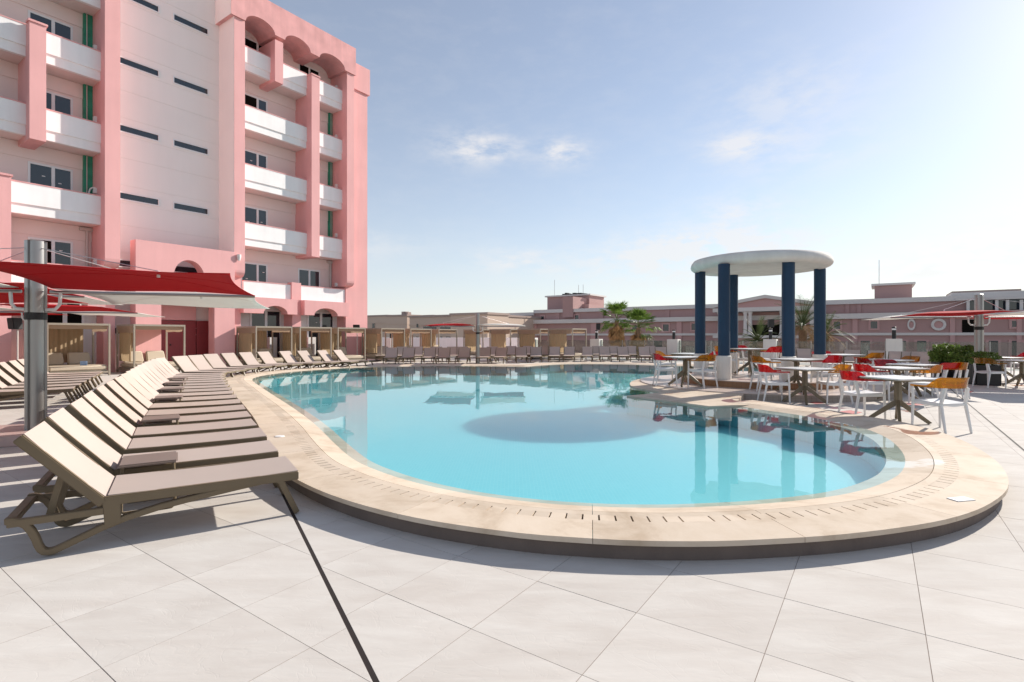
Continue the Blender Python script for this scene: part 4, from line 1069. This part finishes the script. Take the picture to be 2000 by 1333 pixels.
T_('f', 1346, 690.5, Z1, 40, 'white bistro table behind the leftmost navy column')
T_('g', 1645, 692.5, Z1, 10, 'white bistro table just right of the right navy column')
T_('h', 1741, 703, 0, 25, 'white bistro table with a red chair at its left, before the white pillar')
T_('i', 1753, 718, 0, 8, 'white bistro table directly behind the nearest table')
T_('j', 1782, 711.5, 0, 30, 'white bistro table just left of the dark planters')
T_('k', 1996, 704, 0, 15, 'white bistro table cut by the right picture edge')
T_('l', 1957, 698, 0, 20, 'white bistro table behind the planters, under the right umbrella')
tn = {'a': 'the nearest table', 'b': 'the table before the pavilion steps', 'c': 'the table on the lower step', 'd': 'the table under the pavilion roof', 'e': 'the peninsula-tip table', 'f': 'the table behind the left column',
      'g': 'the table right of the pavilion', 'h': 'the table before the white pillar', 'i': 'the second-nearest table', 'j': 'the table by the planters', 'k': 'the right-edge table', 'l': 'the table behind the planters'}
def chair_at(key, dx, dy, face, col, side):
    p = TABS[key]; z = {'c': Z1, 'd': Z2, 'e': Z1, 'f': Z1, 'g': Z1}.get(key, 0)
    c = 'red' if col == 'r' else 'amber'
    chair((p.x+dx, p.y+dy), z, face, col, f"white chair, {c} back, {side} side of {tn[key]}")
chair((6.44, 7.86), 0, -8, 'a', 'white chair with amber back nearest the camera, at the right')
chair((6.10, 9.10), 0, 88, 'r', 'white chair with red back at the left side of the nearest table')
chair_at('b', -.62, .05, 100, 'r', 'left'); chair_at('b', .60, .0, -82, 'a', 'right')
chair_at('c', -.70, .02, 95, 'a', 'left'); chair_at('c', .72, .05, -85, 'r', 'right')
chair_at('d', -.70, .0, 90, 'a', 'left'); chair_at('d', .72, .1, -90, 'a', 'right'); chair_at('d', .0, .66, 180, 'r', 'far'); chair_at('d', .38, -.62, -8, 'r', 'near')
chair_at('e', -.45, .15, 95, 'r', 'left'); chair_at('e', .30, -.38, -25, 'a', 'near right')
chair_at('f', -.66, .1, 95, 'a', 'left'); chair_at('f', .66, .0, -95, 'r', 'right')
chair_at('g', -.10, .66, 180, 'r', 'far'); chair_at('g', .50, -.42, -20, 'a', 'near right'); chair_at('g', -.62, -.2, 90, 'r', 'left')
chair_at('h', -.62, .1, 90, 'r', 'left'); chair_at('h', .95, .7, -100, 'a', 'right')
chair_at('i', -.52, .08, 92, 'r', 'left'); chair_at('i', .35, -.25, -50, 'a', 'near right')
chair_at('j', -.1, .62, 182, 'r', 'far'); chair_at('j', .32, -.5, -10, 'r', 'near'); chair((10.05, 12.0), 0, -78, 'a', 'white chair with amber back in front of the dark planters, facing left')
chair_at('k', -1.0, -.1, 85, 'a', 'left'); chair_at('k', -.35, .75, 150, 'a', 'far')
chair_at('l', -.2, .68, 178, 'r', 'far'); chair_at('l', .2, -.66, 0, 'a', 'near'); chair_at('l', -.68, .3, 90, 'r', 'left')
chair(XY(1999, 19.0), 0, -90, 'r', 'white chair with red back at the far right edge before the glass fence')

# ------------------------------------------------------------------ glass fence, pillars, lamps
def on_fence(px, u=U_FENCE):
    k = (px-1000)/FPX; Y = u/(U.x*k+U.y); return Vector((k*Y, Y))
pil_px = [763, 1038, 1165, 1316, 1505, 1746]
pil = [on_fence(x) for x in pil_px]
step_n = (pil[3]-pil[2]).length
lab_p = ['white pillar with lamp between the first cabanas past the hotel', 'white pillar with lamp behind the far ochre-curtained cabanas', 'white pillar with lamp left of the fan palms', 'white pillar with lamp just left of the pavilion', 'white pillar with lamp seen between the navy columns', 'white pillar with lamp left of the hedge']
PH = [1.22, 1.22, 1.22, 1.22, 1.24, 1.28]
for k, p in enumerate(pil):
    r = thing('lamp_pillar', lab_p[k], 'pillar', (p.x, p.y, 0), PHI_N, 'white pillars along the glass fence')
    MB().box(-.32, .32, -.30, .30, 0, PH[k]).build('plinth', M['plaster'], r, bevel=.01)
    MB().lathe([(.085, PH[k]), (.085, PH[k]+.42)], 20).build('lamp_post', M['black'], r, smooth=40)
    MB().lathe([(.088, PH[k]+.421), (.088, PH[k]+.50)], 20).build('lamp_lens', M['white'], r, smooth=40)
    MB().lathe([(.09, PH[k]+.501), (.09, PH[k]+.56), (.07, PH[k]+.575)], 20).build('lamp_cap', M['black'], r, smooth=40)
ends = [N_*-13.0+U*U_FENCE]+pil[1:]+[pil[-1]+N_*5.0, pil[-1]+N_*10.0, pil[-1]+N_*15.0]
for k, (a, b) in enumerate(zip(ends, ends[1:])):
    L_ = (b-a).length; n = max(2, round((L_-.6)/1.55)); r = thing('glass_fence', ['clear glass fence behind the far cabanas left of the pillars', 'clear glass fence behind the ochre-curtained cabanas', 'clear glass fence in front of the two fan palms', 'clear glass fence behind the pavilion columns, left stretch', 'clear glass fence behind the pavilion, right stretch', 'clear glass fence right of the last white pillar, behind the hedge', 'clear glass fence at the right edge behind the right umbrella mast', 'clear glass fence running out of the picture at the right'][k], 'fence', (a.x, a.y, 0), PHI_N, 'glass fence panels around the deck')
    x0, x1 = (.34 if k else 0), L_-(.34 if k < 5 else 0); w = (x1-x0)/n
    for i in range(n):
        MB().box(x0+i*w+.03, x0+(i+1)*w-.03, -.006, .006, .10, 1.14).build('glass_panel', M['glass'], r)
    for i in range(n+1):
        MB().box(x0+i*w-.02, x0+i*w+.02, -.02, .02, 0, 1.16).build('post', M['alu'], r)
MB().extrude([(0, 0, -4.4), (44, 0, -4.4), (44, 0, -.001), (0, 0, -.001)], (0, .3, 0)).build('deck_edge_wall', M['parapet']); o = bpy.data.objects['deck_edge_wall']
q = N_*-26+U*(U_FENCE+.35); o.location = (q.x, q.y, 0); o.rotation_euler = (0, 0, PHI_N); struct(o)
# loudspeakers
def speaker(px, Y, zc, w, h, label, pole=True, rz=0):
    p = XY(px, Y); r = thing('loudspeaker', label, 'loudspeaker', (p.x, p.y, 0), rz)
    MB().hexa([(-w/2, -.12, zc-h/2), (w/2, -.12, zc-h/2), (w*.38, .14, zc-h/2), (-w*.38, .14, zc-h/2), (-w/2, -.16, zc+h/2), (w/2, -.16, zc+h/2), (w*.38, .12, zc+h/2), (-w*.38, .12, zc+h/2)]).build('cabinet', M['black'], r, bevel=.015)
    if pole: MB().tube([(0, .05, 0), (0, .05, zc-h/2+.02)], .022, 8).build('pole', M['pipe'], r)
speaker(1168, 35.0, 1.42+18*35/1020, .28, .42, 'black loudspeaker on a pole left of the fan palms')
speaker(1505, 29.2, 1.42+24.5*29.2/1020, .30, .46, 'black loudspeaker on a pole between the navy columns')
speaker(30.5, 16.6, 1.42+24*16.6/1020, .32, .36, 'black loudspeaker on a stand at the left hotel wall', rz=R_(-20))
speaker(697, 29.2, 1.42+18*29.2/1020, .36, .22, 'black floodlight box on a thin pole at the hotel corner')

# ------------------------------------------------------------------ planting
def fan_palm(p, h, label, seed):
    rnd = random.Random(seed); r = thing('fan_palm', label, 'palm tree', (p.x, p.y, 0), 0, 'palms beyond the glass fence')
    MB().tube([(0, 0, -4.4), (.05, 0, -1.5), (.0, .05, h-.9), (0, 0, h-.3)], [.28, .22, .19, .15], 12).build('trunk', M['trunk'], r, smooth=60)
    def fan(mb, o, d, R0, spread, n, droop, stem):
        d = d.normalized(); s_ = d.cross(Vector((0, 0, 1))); s_ = s_.normalized() if s_.length > .1 else Vector((1, 0, 0)); up = s_.cross(d)
        c = o+d*stem
        mb.tube([o, o+d*stem*.5+Vector((0, 0, .03)), c], .012, 4)
        for k in range(n):
            a = (k/(n-1)-.5)*spread; dr = d*math.cos(a)+s_*math.sin(a); L_ = R0*(.8+.2*math.cos(a))*rnd.uniform(.9, 1.08)
            w = R0*.055; side = (s_*math.cos(a)-d*math.sin(a))*w
            m1 = c+dr*L_*.55+up*.03*math.sin(k*2.); tip = c+dr*L_+Vector((0, 0, -droop*L_*rnd.uniform(.6, 1.3)))
            mb.add([c, m1+side, tip, m1-side, m1+up*.02], [(0, 1, 4), (1, 2, 4), (2, 3, 4), (3, 0, 4)])
    cr = MB()
    for k in range(27):
        el = R_(rnd.choice([75, 55, 40, 25, 10, -5, -18])+rnd.uniform(-9, 9)); az = rnd.uniform(0, 6.283)
        fan(cr, Vector((0, 0, h-.25+rnd.uniform(-.15, .15))), Vector((math.cos(az)*math.cos(el), math.sin(az)*math.cos(el), math.sin(el))), rnd.uniform(.62, .85), R_(rnd.uniform(130, 200)), 15, .12 if el > .3 else .35, rnd.uniform(.6, 1.0))
    cr.build('crown', M['fan'], r)
    sk = MB()
    for k in range(60):
        az = rnd.uniform(0, 6.283); o = Vector((math.cos(az)*.16, math.sin(az)*.16, h-.45-rnd.uniform(0, 1.1)))
        fan(sk, o, Vector((math.cos(az)*rnd.uniform(.35, .8), math.sin(az)*rnd.uniform(.35, .8), -1)), rnd.uniform(.45, .65), R_(rnd.uniform(50, 110)), 9, .25, rnd.uniform(.15, .4))
    sk.build('dead_leaf_skirt', M['dead'], r)
fan_palm(on_fence(1205, 35.5), 2.85, 'taller fan palm with green crown and brown skirt beyond the fence', 3)
fan_palm(on_fence(1247, 36.0), 2.30, 'shorter fan palm with drooping brown skirt beyond the fence', 5)
def date_palm(p, zb, L0, n, label, seed):
    rnd = random.Random(seed); r = thing('date_palm', label, 'palm tree', (p.x, p.y, 0), 0, 'palms beyond the glass fence')
    MB().tube([(0, 0, -4.4), (0, 0, zb-1), (0, 0, zb)], [.38, .30, .34], 12).build('trunk', M['trunk'], r, smooth=60)
    g, dd = MB(), MB()
    for k in range(n):
        az = rnd.uniform(0, 6.283); el = R_(rnd.uniform(-25, 78)); L_ = L0*rnd.uniform(.75, 1.1); mb = dd if (el < .15 and rnd.random() < .75) else g
        pts = []; d = Vector((math.cos(az)*math.cos(el), math.sin(az)*math.cos(el), math.sin(el))); q = Vector((0, 0, zb)); m_ = 10
        for i in range(m_+1):
            pts.append(q.copy()); q = q+d*(L_/m_); d = (d+Vector((0, 0, -.105*(1+i*.06)))).normalized()
        mb.tube(pts, [.03*(1-i/m_)+.006 for i in range(m_+1)], 4)
        for i in range(1, m_):
            for h_ in (0, .33, .66):
                c = pts[i].lerp(pts[i+1], h_); t = (pts[i+1]-pts[i]).normalized(); s_ = t.cross(Vector((0, 0, 1))).normalized(); l2 = L_*.17*math.sin(math.pi*(.12+.8*i/m_))+.08
                for sg in (-1, 1):
                    e = c+(s_*sg*.8+t*.65+Vector((0, 0, .22))).normalized()*l2; w = t*.018
                    mb.add([c-w, c+w, e], [(0, 1, 2)])
    g.build('crown', M['date'], r); dd.build('dry_fronds', M['dead'], r)
date_palm(XY(1568, 42), 2.2, 3.0, 46, 'tall date palm with arching fronds behind the near right column', 11)
date_palm(XY(1480, 40), 1.0, 2.0, 40, 'low date palm seen between the middle navy columns', 12)
date_palm(XY(1612, 43), 1.4, 2.3, 34, 'low date palm right of the right navy column', 13)
# hedge in dark planters
def bush(mb, c, rx, ry, rz, n, rnd):
    for k in range(n):
        v = Vector((rnd.gauss(0, 1), rnd.gauss(0, 1), rnd.gauss(0, 1))).normalized(); q = rnd.uniform(.72, 1.04)**.6
        bmp = 1+.16*math.sin(v.x*7+1)*math.cos(v.y*6)*1.0+.08*math.sin(v.z*11)
        p = c+Vector((v.x*rx, v.y*ry, max(-.5, v.z)*rz))*q*bmp
        a = Vector((rnd.gauss(0, 1), rnd.gauss(0, 1), rnd.gauss(0, 1)))+v*1.2; a.normalize(); b = a.cross(v+Vector((.01, .2, .1))).normalized(); s_ = rnd.uniform(.018, .034)
        mb.add([p-a*s_*1.5, p+b*s_*.7, p+a*s_*1.5, p-b*s_*.7], [(0, 1, 2, 3)])
rnd = random.Random(4)
pp = [XY(1848, 17.2), XY(1893, 16.2), XY(1918, 15.3)]
for k, p in enumerate(pp):
    r = thing('planter', ['dark slatted planter with a rounded green bush, left of three', 'dark slatted planter with a green bush, middle of three', 'black planter at the right end of the hedge, with a thin bush'][k], 'planter', (p.x, p.y, 0), PHI_U+R_(12), 'planters at the end of the tables')
    w, h = .42, .58
    MB().box(-w+.03, w-.03, -.27, .27, .02, h-.02).build('box', M['black'], r)
    for i in range(7):
        x = -w+.06+i*(2*w-.12)/6
        for sg in (-1, 1): MB().box(x-.04, x+.04, sg*.285-.012, sg*.285+.012, 0, h).build('slat', M['black'] if k == 2 else M['slat'] if 'slat' in M else M['black'], r)
    for sg in (-1, 1): MB().box(sg*w-.012, sg*w+.012, -.26, .26, 0, h).build('end_board', M['black'], r)
    b = MB(); bush(b, Vector((0, 0, h+.20)), .50-.05*k, .40, (.38, .34, .18)[k], (4200, 3200, 900)[k], rnd); b.build('foliage', M['bush'], r)
    c = MB(); c.lathe([(.1, h-.02), (.30, h+.02), (.32, h+.16), (.2, h+.26 if k < 2 else h+.2), (.05, h+.30 if k < 2 else h+.22)], 10); c.build('inner_foliage', M['bushdark'] if 'bushdark' in M else M['bush'], r)

# ------------------------------------------------------------------ far buildings
RP = XY(1640, 75.0)
far = thing('long_hotel_wing', 'long dusky-pink two-storey hotel wing with white cornices and pedimented portico', 'building', (RP.x, RP.y, 0), PHI_N)
def FT(px, d=0.):
    k = (px-1000)/FPX; b = RP+U*d
    return (k*b.y-b.x)/(N_.x-k*N_.y)
def FZ(px, py, d=0.):
    p = RP+U*d+N_*FT(px, d); return CAMH+(YH-py)*p.y/FPX
def FB(name, mat, t0, t1, d0, d1, z0, z1, parent=far): return MB().box(t0, t1, d0, d1, z0, z1).build(name, M[mat], parent)
zm0, zm1 = FZ(1640, 623.5), FZ(1640, 613.5); zu0, zu1 = FZ(1640, 595, 2.5), FZ(1640, 586, 2.5); zs0 = FZ(1640, 655.5)
tl, tr = FT(985), FT(2250)
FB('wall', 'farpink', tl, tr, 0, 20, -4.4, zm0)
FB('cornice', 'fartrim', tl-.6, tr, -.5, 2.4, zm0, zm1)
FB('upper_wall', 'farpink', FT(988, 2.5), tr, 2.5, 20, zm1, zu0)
for a, b in ((FT(988, 2.5), FT(1044, 2.5)), (FT(1044, 2.5), FT(1102, 2.5)), (FT(1119, 2.5), tr)):
    zo = -.45 if a < FT(1044, 2.5)-.1 else 0
    FB('cornice', 'fartrim', a, b-.02, 2.1, 20.2, zu0+zo, zu1+zo-.02)
FB('string_course', 'fartrim', tl, tr, -.25, -.001, zs0, zs0+.35)
for px in (1044, 1160, 1327, 1500, 1670, 1860, 1990): FB('pilaster', 'farpink2', FT(px-5), FT(px+5), -.22, -.002, -4.4, zm0-.01)
for px in (1090, 1175, 1237, 1256, 1304, 1655, 1678): FB('upper_pilaster', 'farpink', FT(px-4, 2.5), FT(px+4, 2.5), 2.3, 2.499, zm1+.001, zu0-.01)
for (px, y0, y1, w) in ((1301, 634, 647, 11), (1356, 632.5, 645, 10), (1635, 629, 643, 12), (1707, 628, 642, 13), (1983, 627, 639, 14), (1240, 636, 647, 9), (1060, 618, 624, 6), (1127, 616, 624, 7), (1230, 686, 670, 10)):
    if y0 > y1: continue
    up = y1 < 626; d = 2.5 if up else 0
    a, b = FT(px-w/2, d), FT(px+w/2, d); z0, z1 = FZ(px, y1, d), FZ(px, y0, d)
    f = MB().box(a-.25, b+.25, d-.14, d-.002, z0-.25, z0).box(a-.25, b+.25, d-.14, d-.002, z1, z1+.25).box(a-.25, a, d-.14, d-.002, z0, z1).box(b, b+.25, d-.14, d-.002, z0, z1).build('window', M['farpink2'], far)
    MB().box(a, b, d-.05, d-.003, z0, z1).build('pane', M['darkglass'], f)
# ground-floor openings below the string course
for px in (1000, 1210, 1285, 1440, 1600, 1690, 1760, 1800, 1940, 1985):
    a, b = FT(px-9), FT(px+9); f = FB('door_opening', 'farpink2', a-.3, b+.3, -.12, -.002, -4.4, FZ(px, 664)); MB().box(a, b, -.16, -.121, -4.4, FZ(px, 666)).build('pane', M['darkglass'], f)
# round and oval windows
for px, rx in ((1780, .55), (1833, 1.0)):
    z = FZ(px, 634.5); c = FT(px); prof = [(1.0, 0), (1.0, .22), (.62, .22), (.6, .05)]
    v = []; fs = []; n = 28
    for rr_, y in prof:
        for k in range(n): v.append((c+rx*.78*rr_*math.cos(2*math.pi*k/n), -.003-y, z+.78*rr_*math.sin(2*math.pi*k/n)))
    for i in range(3):
        for k in range(n): fs.append((i*n+k, i*n+(k+1) % n, (i+1)*n+(k+1) % n, (i+1)*n+k))
    f = MB().add(v, fs).build('round_window', M['fartrim'], far)
    MB().add([v[3*n+k] for k in range(n)], [tuple(range(n))]).build('pane', M['farpink2'], f)
# roof-top blocks
for (a, b, y0, y1, dd) in ((1069, 1157, 600, 579, 8), (1099, 1119, 624, 580, 1.9), (1708, 1793, 588, 557, 9), (1120, 1150, 601, 594.5, 6)):
    d = dd; t0, t1 = FT(a, d), FT(b, d); z0, z1 = zu0-1, FZ((a+b)/2, y1, d)
    FB('roof_block', 'farpink', t0, t1-.7*(b-a > 60), d, d+7, z0, z1); 
    if b-a > 60: FB('roof_block_cap', 'fartrim', t0-.4, t1-.3, d-.4, d+7.4, z1, z1+.3)
for (px, y0, y1, d) in ((1083, 580, 547, 9), (1130, 573, 557, 10), (1139, 573, 556, 10), (1717, 556, 508, 10)):
    MB().tube([(FT(px, d), d, FZ(px, y0, d)-.3), (FT(px, d), d, FZ(px, y1, d))], .05, 5).build('antenna_mast', M['cable'], far)
rnd = random.Random(9); mb = None
for k in range(9):
    t = FT(1098+k*5, 9); z = FZ(1110, 578, 9); MB().box(t, t+rnd.uniform(.5, 1.0), 9, 10, z, z+rnd.uniform(.3, .7)).build('roof_equipment', M['black'], far)
# portico
d = -3.0; t0, t1 = FT(1392, d), FT(1592, d); z0, z1 = FZ(1490, 608, d), FZ(1490, 600, d); za = FZ(1494, 578, d); tc_ = FT(1494, d)
FB('entablature', 'fartrim', t0, t1, d, 2, z0, z1)
MB().extrude([(t0, d+.2, z1), (t1, d+.2, z1), (tc_, d+.2, za-.35)], (0, 5, 0)).build('pediment', M['farpink2'], far)
for a, b in ((t0-.3, tc_), (t1+.3, tc_)):
    MB().extrude([(a, d-.1, z1), (a, d-.1, z1+.5), (b, d-.1, za+.15), (b, d-.1, za-.35)], (0, 5.5, 0)).build('raking_cornice', M['fartrim'], far)
FB('porch_back_wall', 'farpink', t0+.5, t1-.5, -.3, -.002, FZ(1490, 660, d), z0-.05)
FB('porch_dark_opening', 'darkroom', t0+4, t1-4, -.4, -.301, FZ(1490, 660, d), FZ(1490, 634, d))
for px in (1404, 1454.5, 1464, 1526, 1585):
    MB().lathe([(.42, FZ(px, 655, d)), (.30, FZ(px, 648, d)), (.26, z0-.5), (.40, z0-.01)], 16, (FT(px, d), d+.5, 0)).build('column', M['fartrim'], far, smooth=50)
FB('balcony_floor', 'fartrim', t0, t1, d, -.31, FZ(1490, 661, d), FZ(1490, 655.5, d)); FB('porch_base', 'farpink', t0+.2, t1-.2, d+.2, -.302, -4.4, FZ(1490, 661, d)-.01)
# raised right end with a white pergola
d = 4; FB('end_wall', 'farpink', FT(1826, d), FT(2250, d), d, 16, zu1-.5, FZ(1900, 582, d)); FB('end_cornice', 'fartrim', FT(1857, d), FT(2250, d), d-.4, 16.2, FZ(1920, 577, d), FZ(1920, 571, d)); FB('end_parapet', 'fartan', FT(1860, d), FT(1996, d), d+.3, 12, FZ(1920, 570.9, d), FZ(1920, 567, d))
for px in (1888, 1915, 1944, 1965, 1992): FB('pergola_post', 'fartrim', FT(px, 1), FT(px, 1)+.3, 1, 1.3, zm1+.001, FZ(px, 586, 1))
FB('pergola_beam', 'fartrim', FT(1866, 1), FT(2050, 1), .8, 1.5, FZ(1930, 586, 1)+.01, FZ(1930, 582, 1)); FB('pergola_glazing', 'darkglass', FT(1890, 2), FT(2050, 2), 2, 2.1, zm1+.2, FZ(1930, 587, 2))
FB('terrace_opening', 'darkroom', FT(1879), FT(1905), -.1, -.003, FZ(1890, 650), FZ(1890, 625))
# cream block left of it
LP_ = XY(891, 95.0)
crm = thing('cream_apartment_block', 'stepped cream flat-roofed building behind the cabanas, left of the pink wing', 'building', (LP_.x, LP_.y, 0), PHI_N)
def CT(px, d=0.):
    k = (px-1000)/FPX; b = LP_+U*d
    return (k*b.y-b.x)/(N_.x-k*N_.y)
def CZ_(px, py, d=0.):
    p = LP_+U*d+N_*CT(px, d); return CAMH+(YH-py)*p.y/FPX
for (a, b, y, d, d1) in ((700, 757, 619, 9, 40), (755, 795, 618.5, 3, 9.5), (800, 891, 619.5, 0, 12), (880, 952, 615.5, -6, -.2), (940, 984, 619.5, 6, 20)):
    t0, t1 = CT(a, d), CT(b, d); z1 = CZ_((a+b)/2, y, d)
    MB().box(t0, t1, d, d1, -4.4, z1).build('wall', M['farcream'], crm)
    MB().box(t0-.15, t1+.15, d-.15, d1+.15, z1, z1+.35).build('parapet', M['fartan'], crm)
    MB().box(t0-.1, t1+.1, d-.1, d-.002, z1-1.6, z1-1.35).build('string_course', M['farcream'], crm)
for (px, y0, y1, w, d) in ((715, 632, 643, 3, 9), (730, 632, 643, 5, 9), (816, 633, 640, 4, 0), (840, 638, 644, 26, 0), (873, 638, 644, 26, 0), (862, 658, 665, 5, 0), (878, 658, 665, 13, 0), (907, 658, 665, 4, -6), (924, 658, 665, 6, -6), (815, 658, 665, 4, 0)):
    a, b = CT(px-w/2, d), CT(px+w/2, d); z0, z1 = CZ_(px, y1, d), CZ_(px, y0, d)
    f = MB().box(a-.12, b+.12, d-.07, d-.003, z0-.12, z1+.12).build('window', M['farcream'], crm); MB().box(a, b, d-.10, d-.071, z0, z1).build('pane', M['darkglass'], f)
for (px, y, w, h, d) in ((788, 609, 1.2, .9, 5), (793, 610, 1.0, .9, 5), (836, 615.5, 3.0, .9, 5), (770, 617, 4, .5, 6), (745, 618, 4, .4, 12), (920, 613.5, 2, .6, -3)):
    MB().box(CT(px, d)-w/2, CT(px, d)+w/2, d, d+1, CZ_(px, 620, d), CZ_(px, y, d)).build('roof_equipment', M['fartan'], crm)
o = MB().box(-20, 1, 0, 1.5, -4.4, 1.25).build('boundary_wall', M['parapet']); p = N_*-26+U*(U_FENCE+7); o.location = (p.x, p.y, 0); o.rotation_euler = (0, 0, PHI_N); tag(o, 'low white boundary wall beyond the glass fence, behind the cabanas', 'wall')
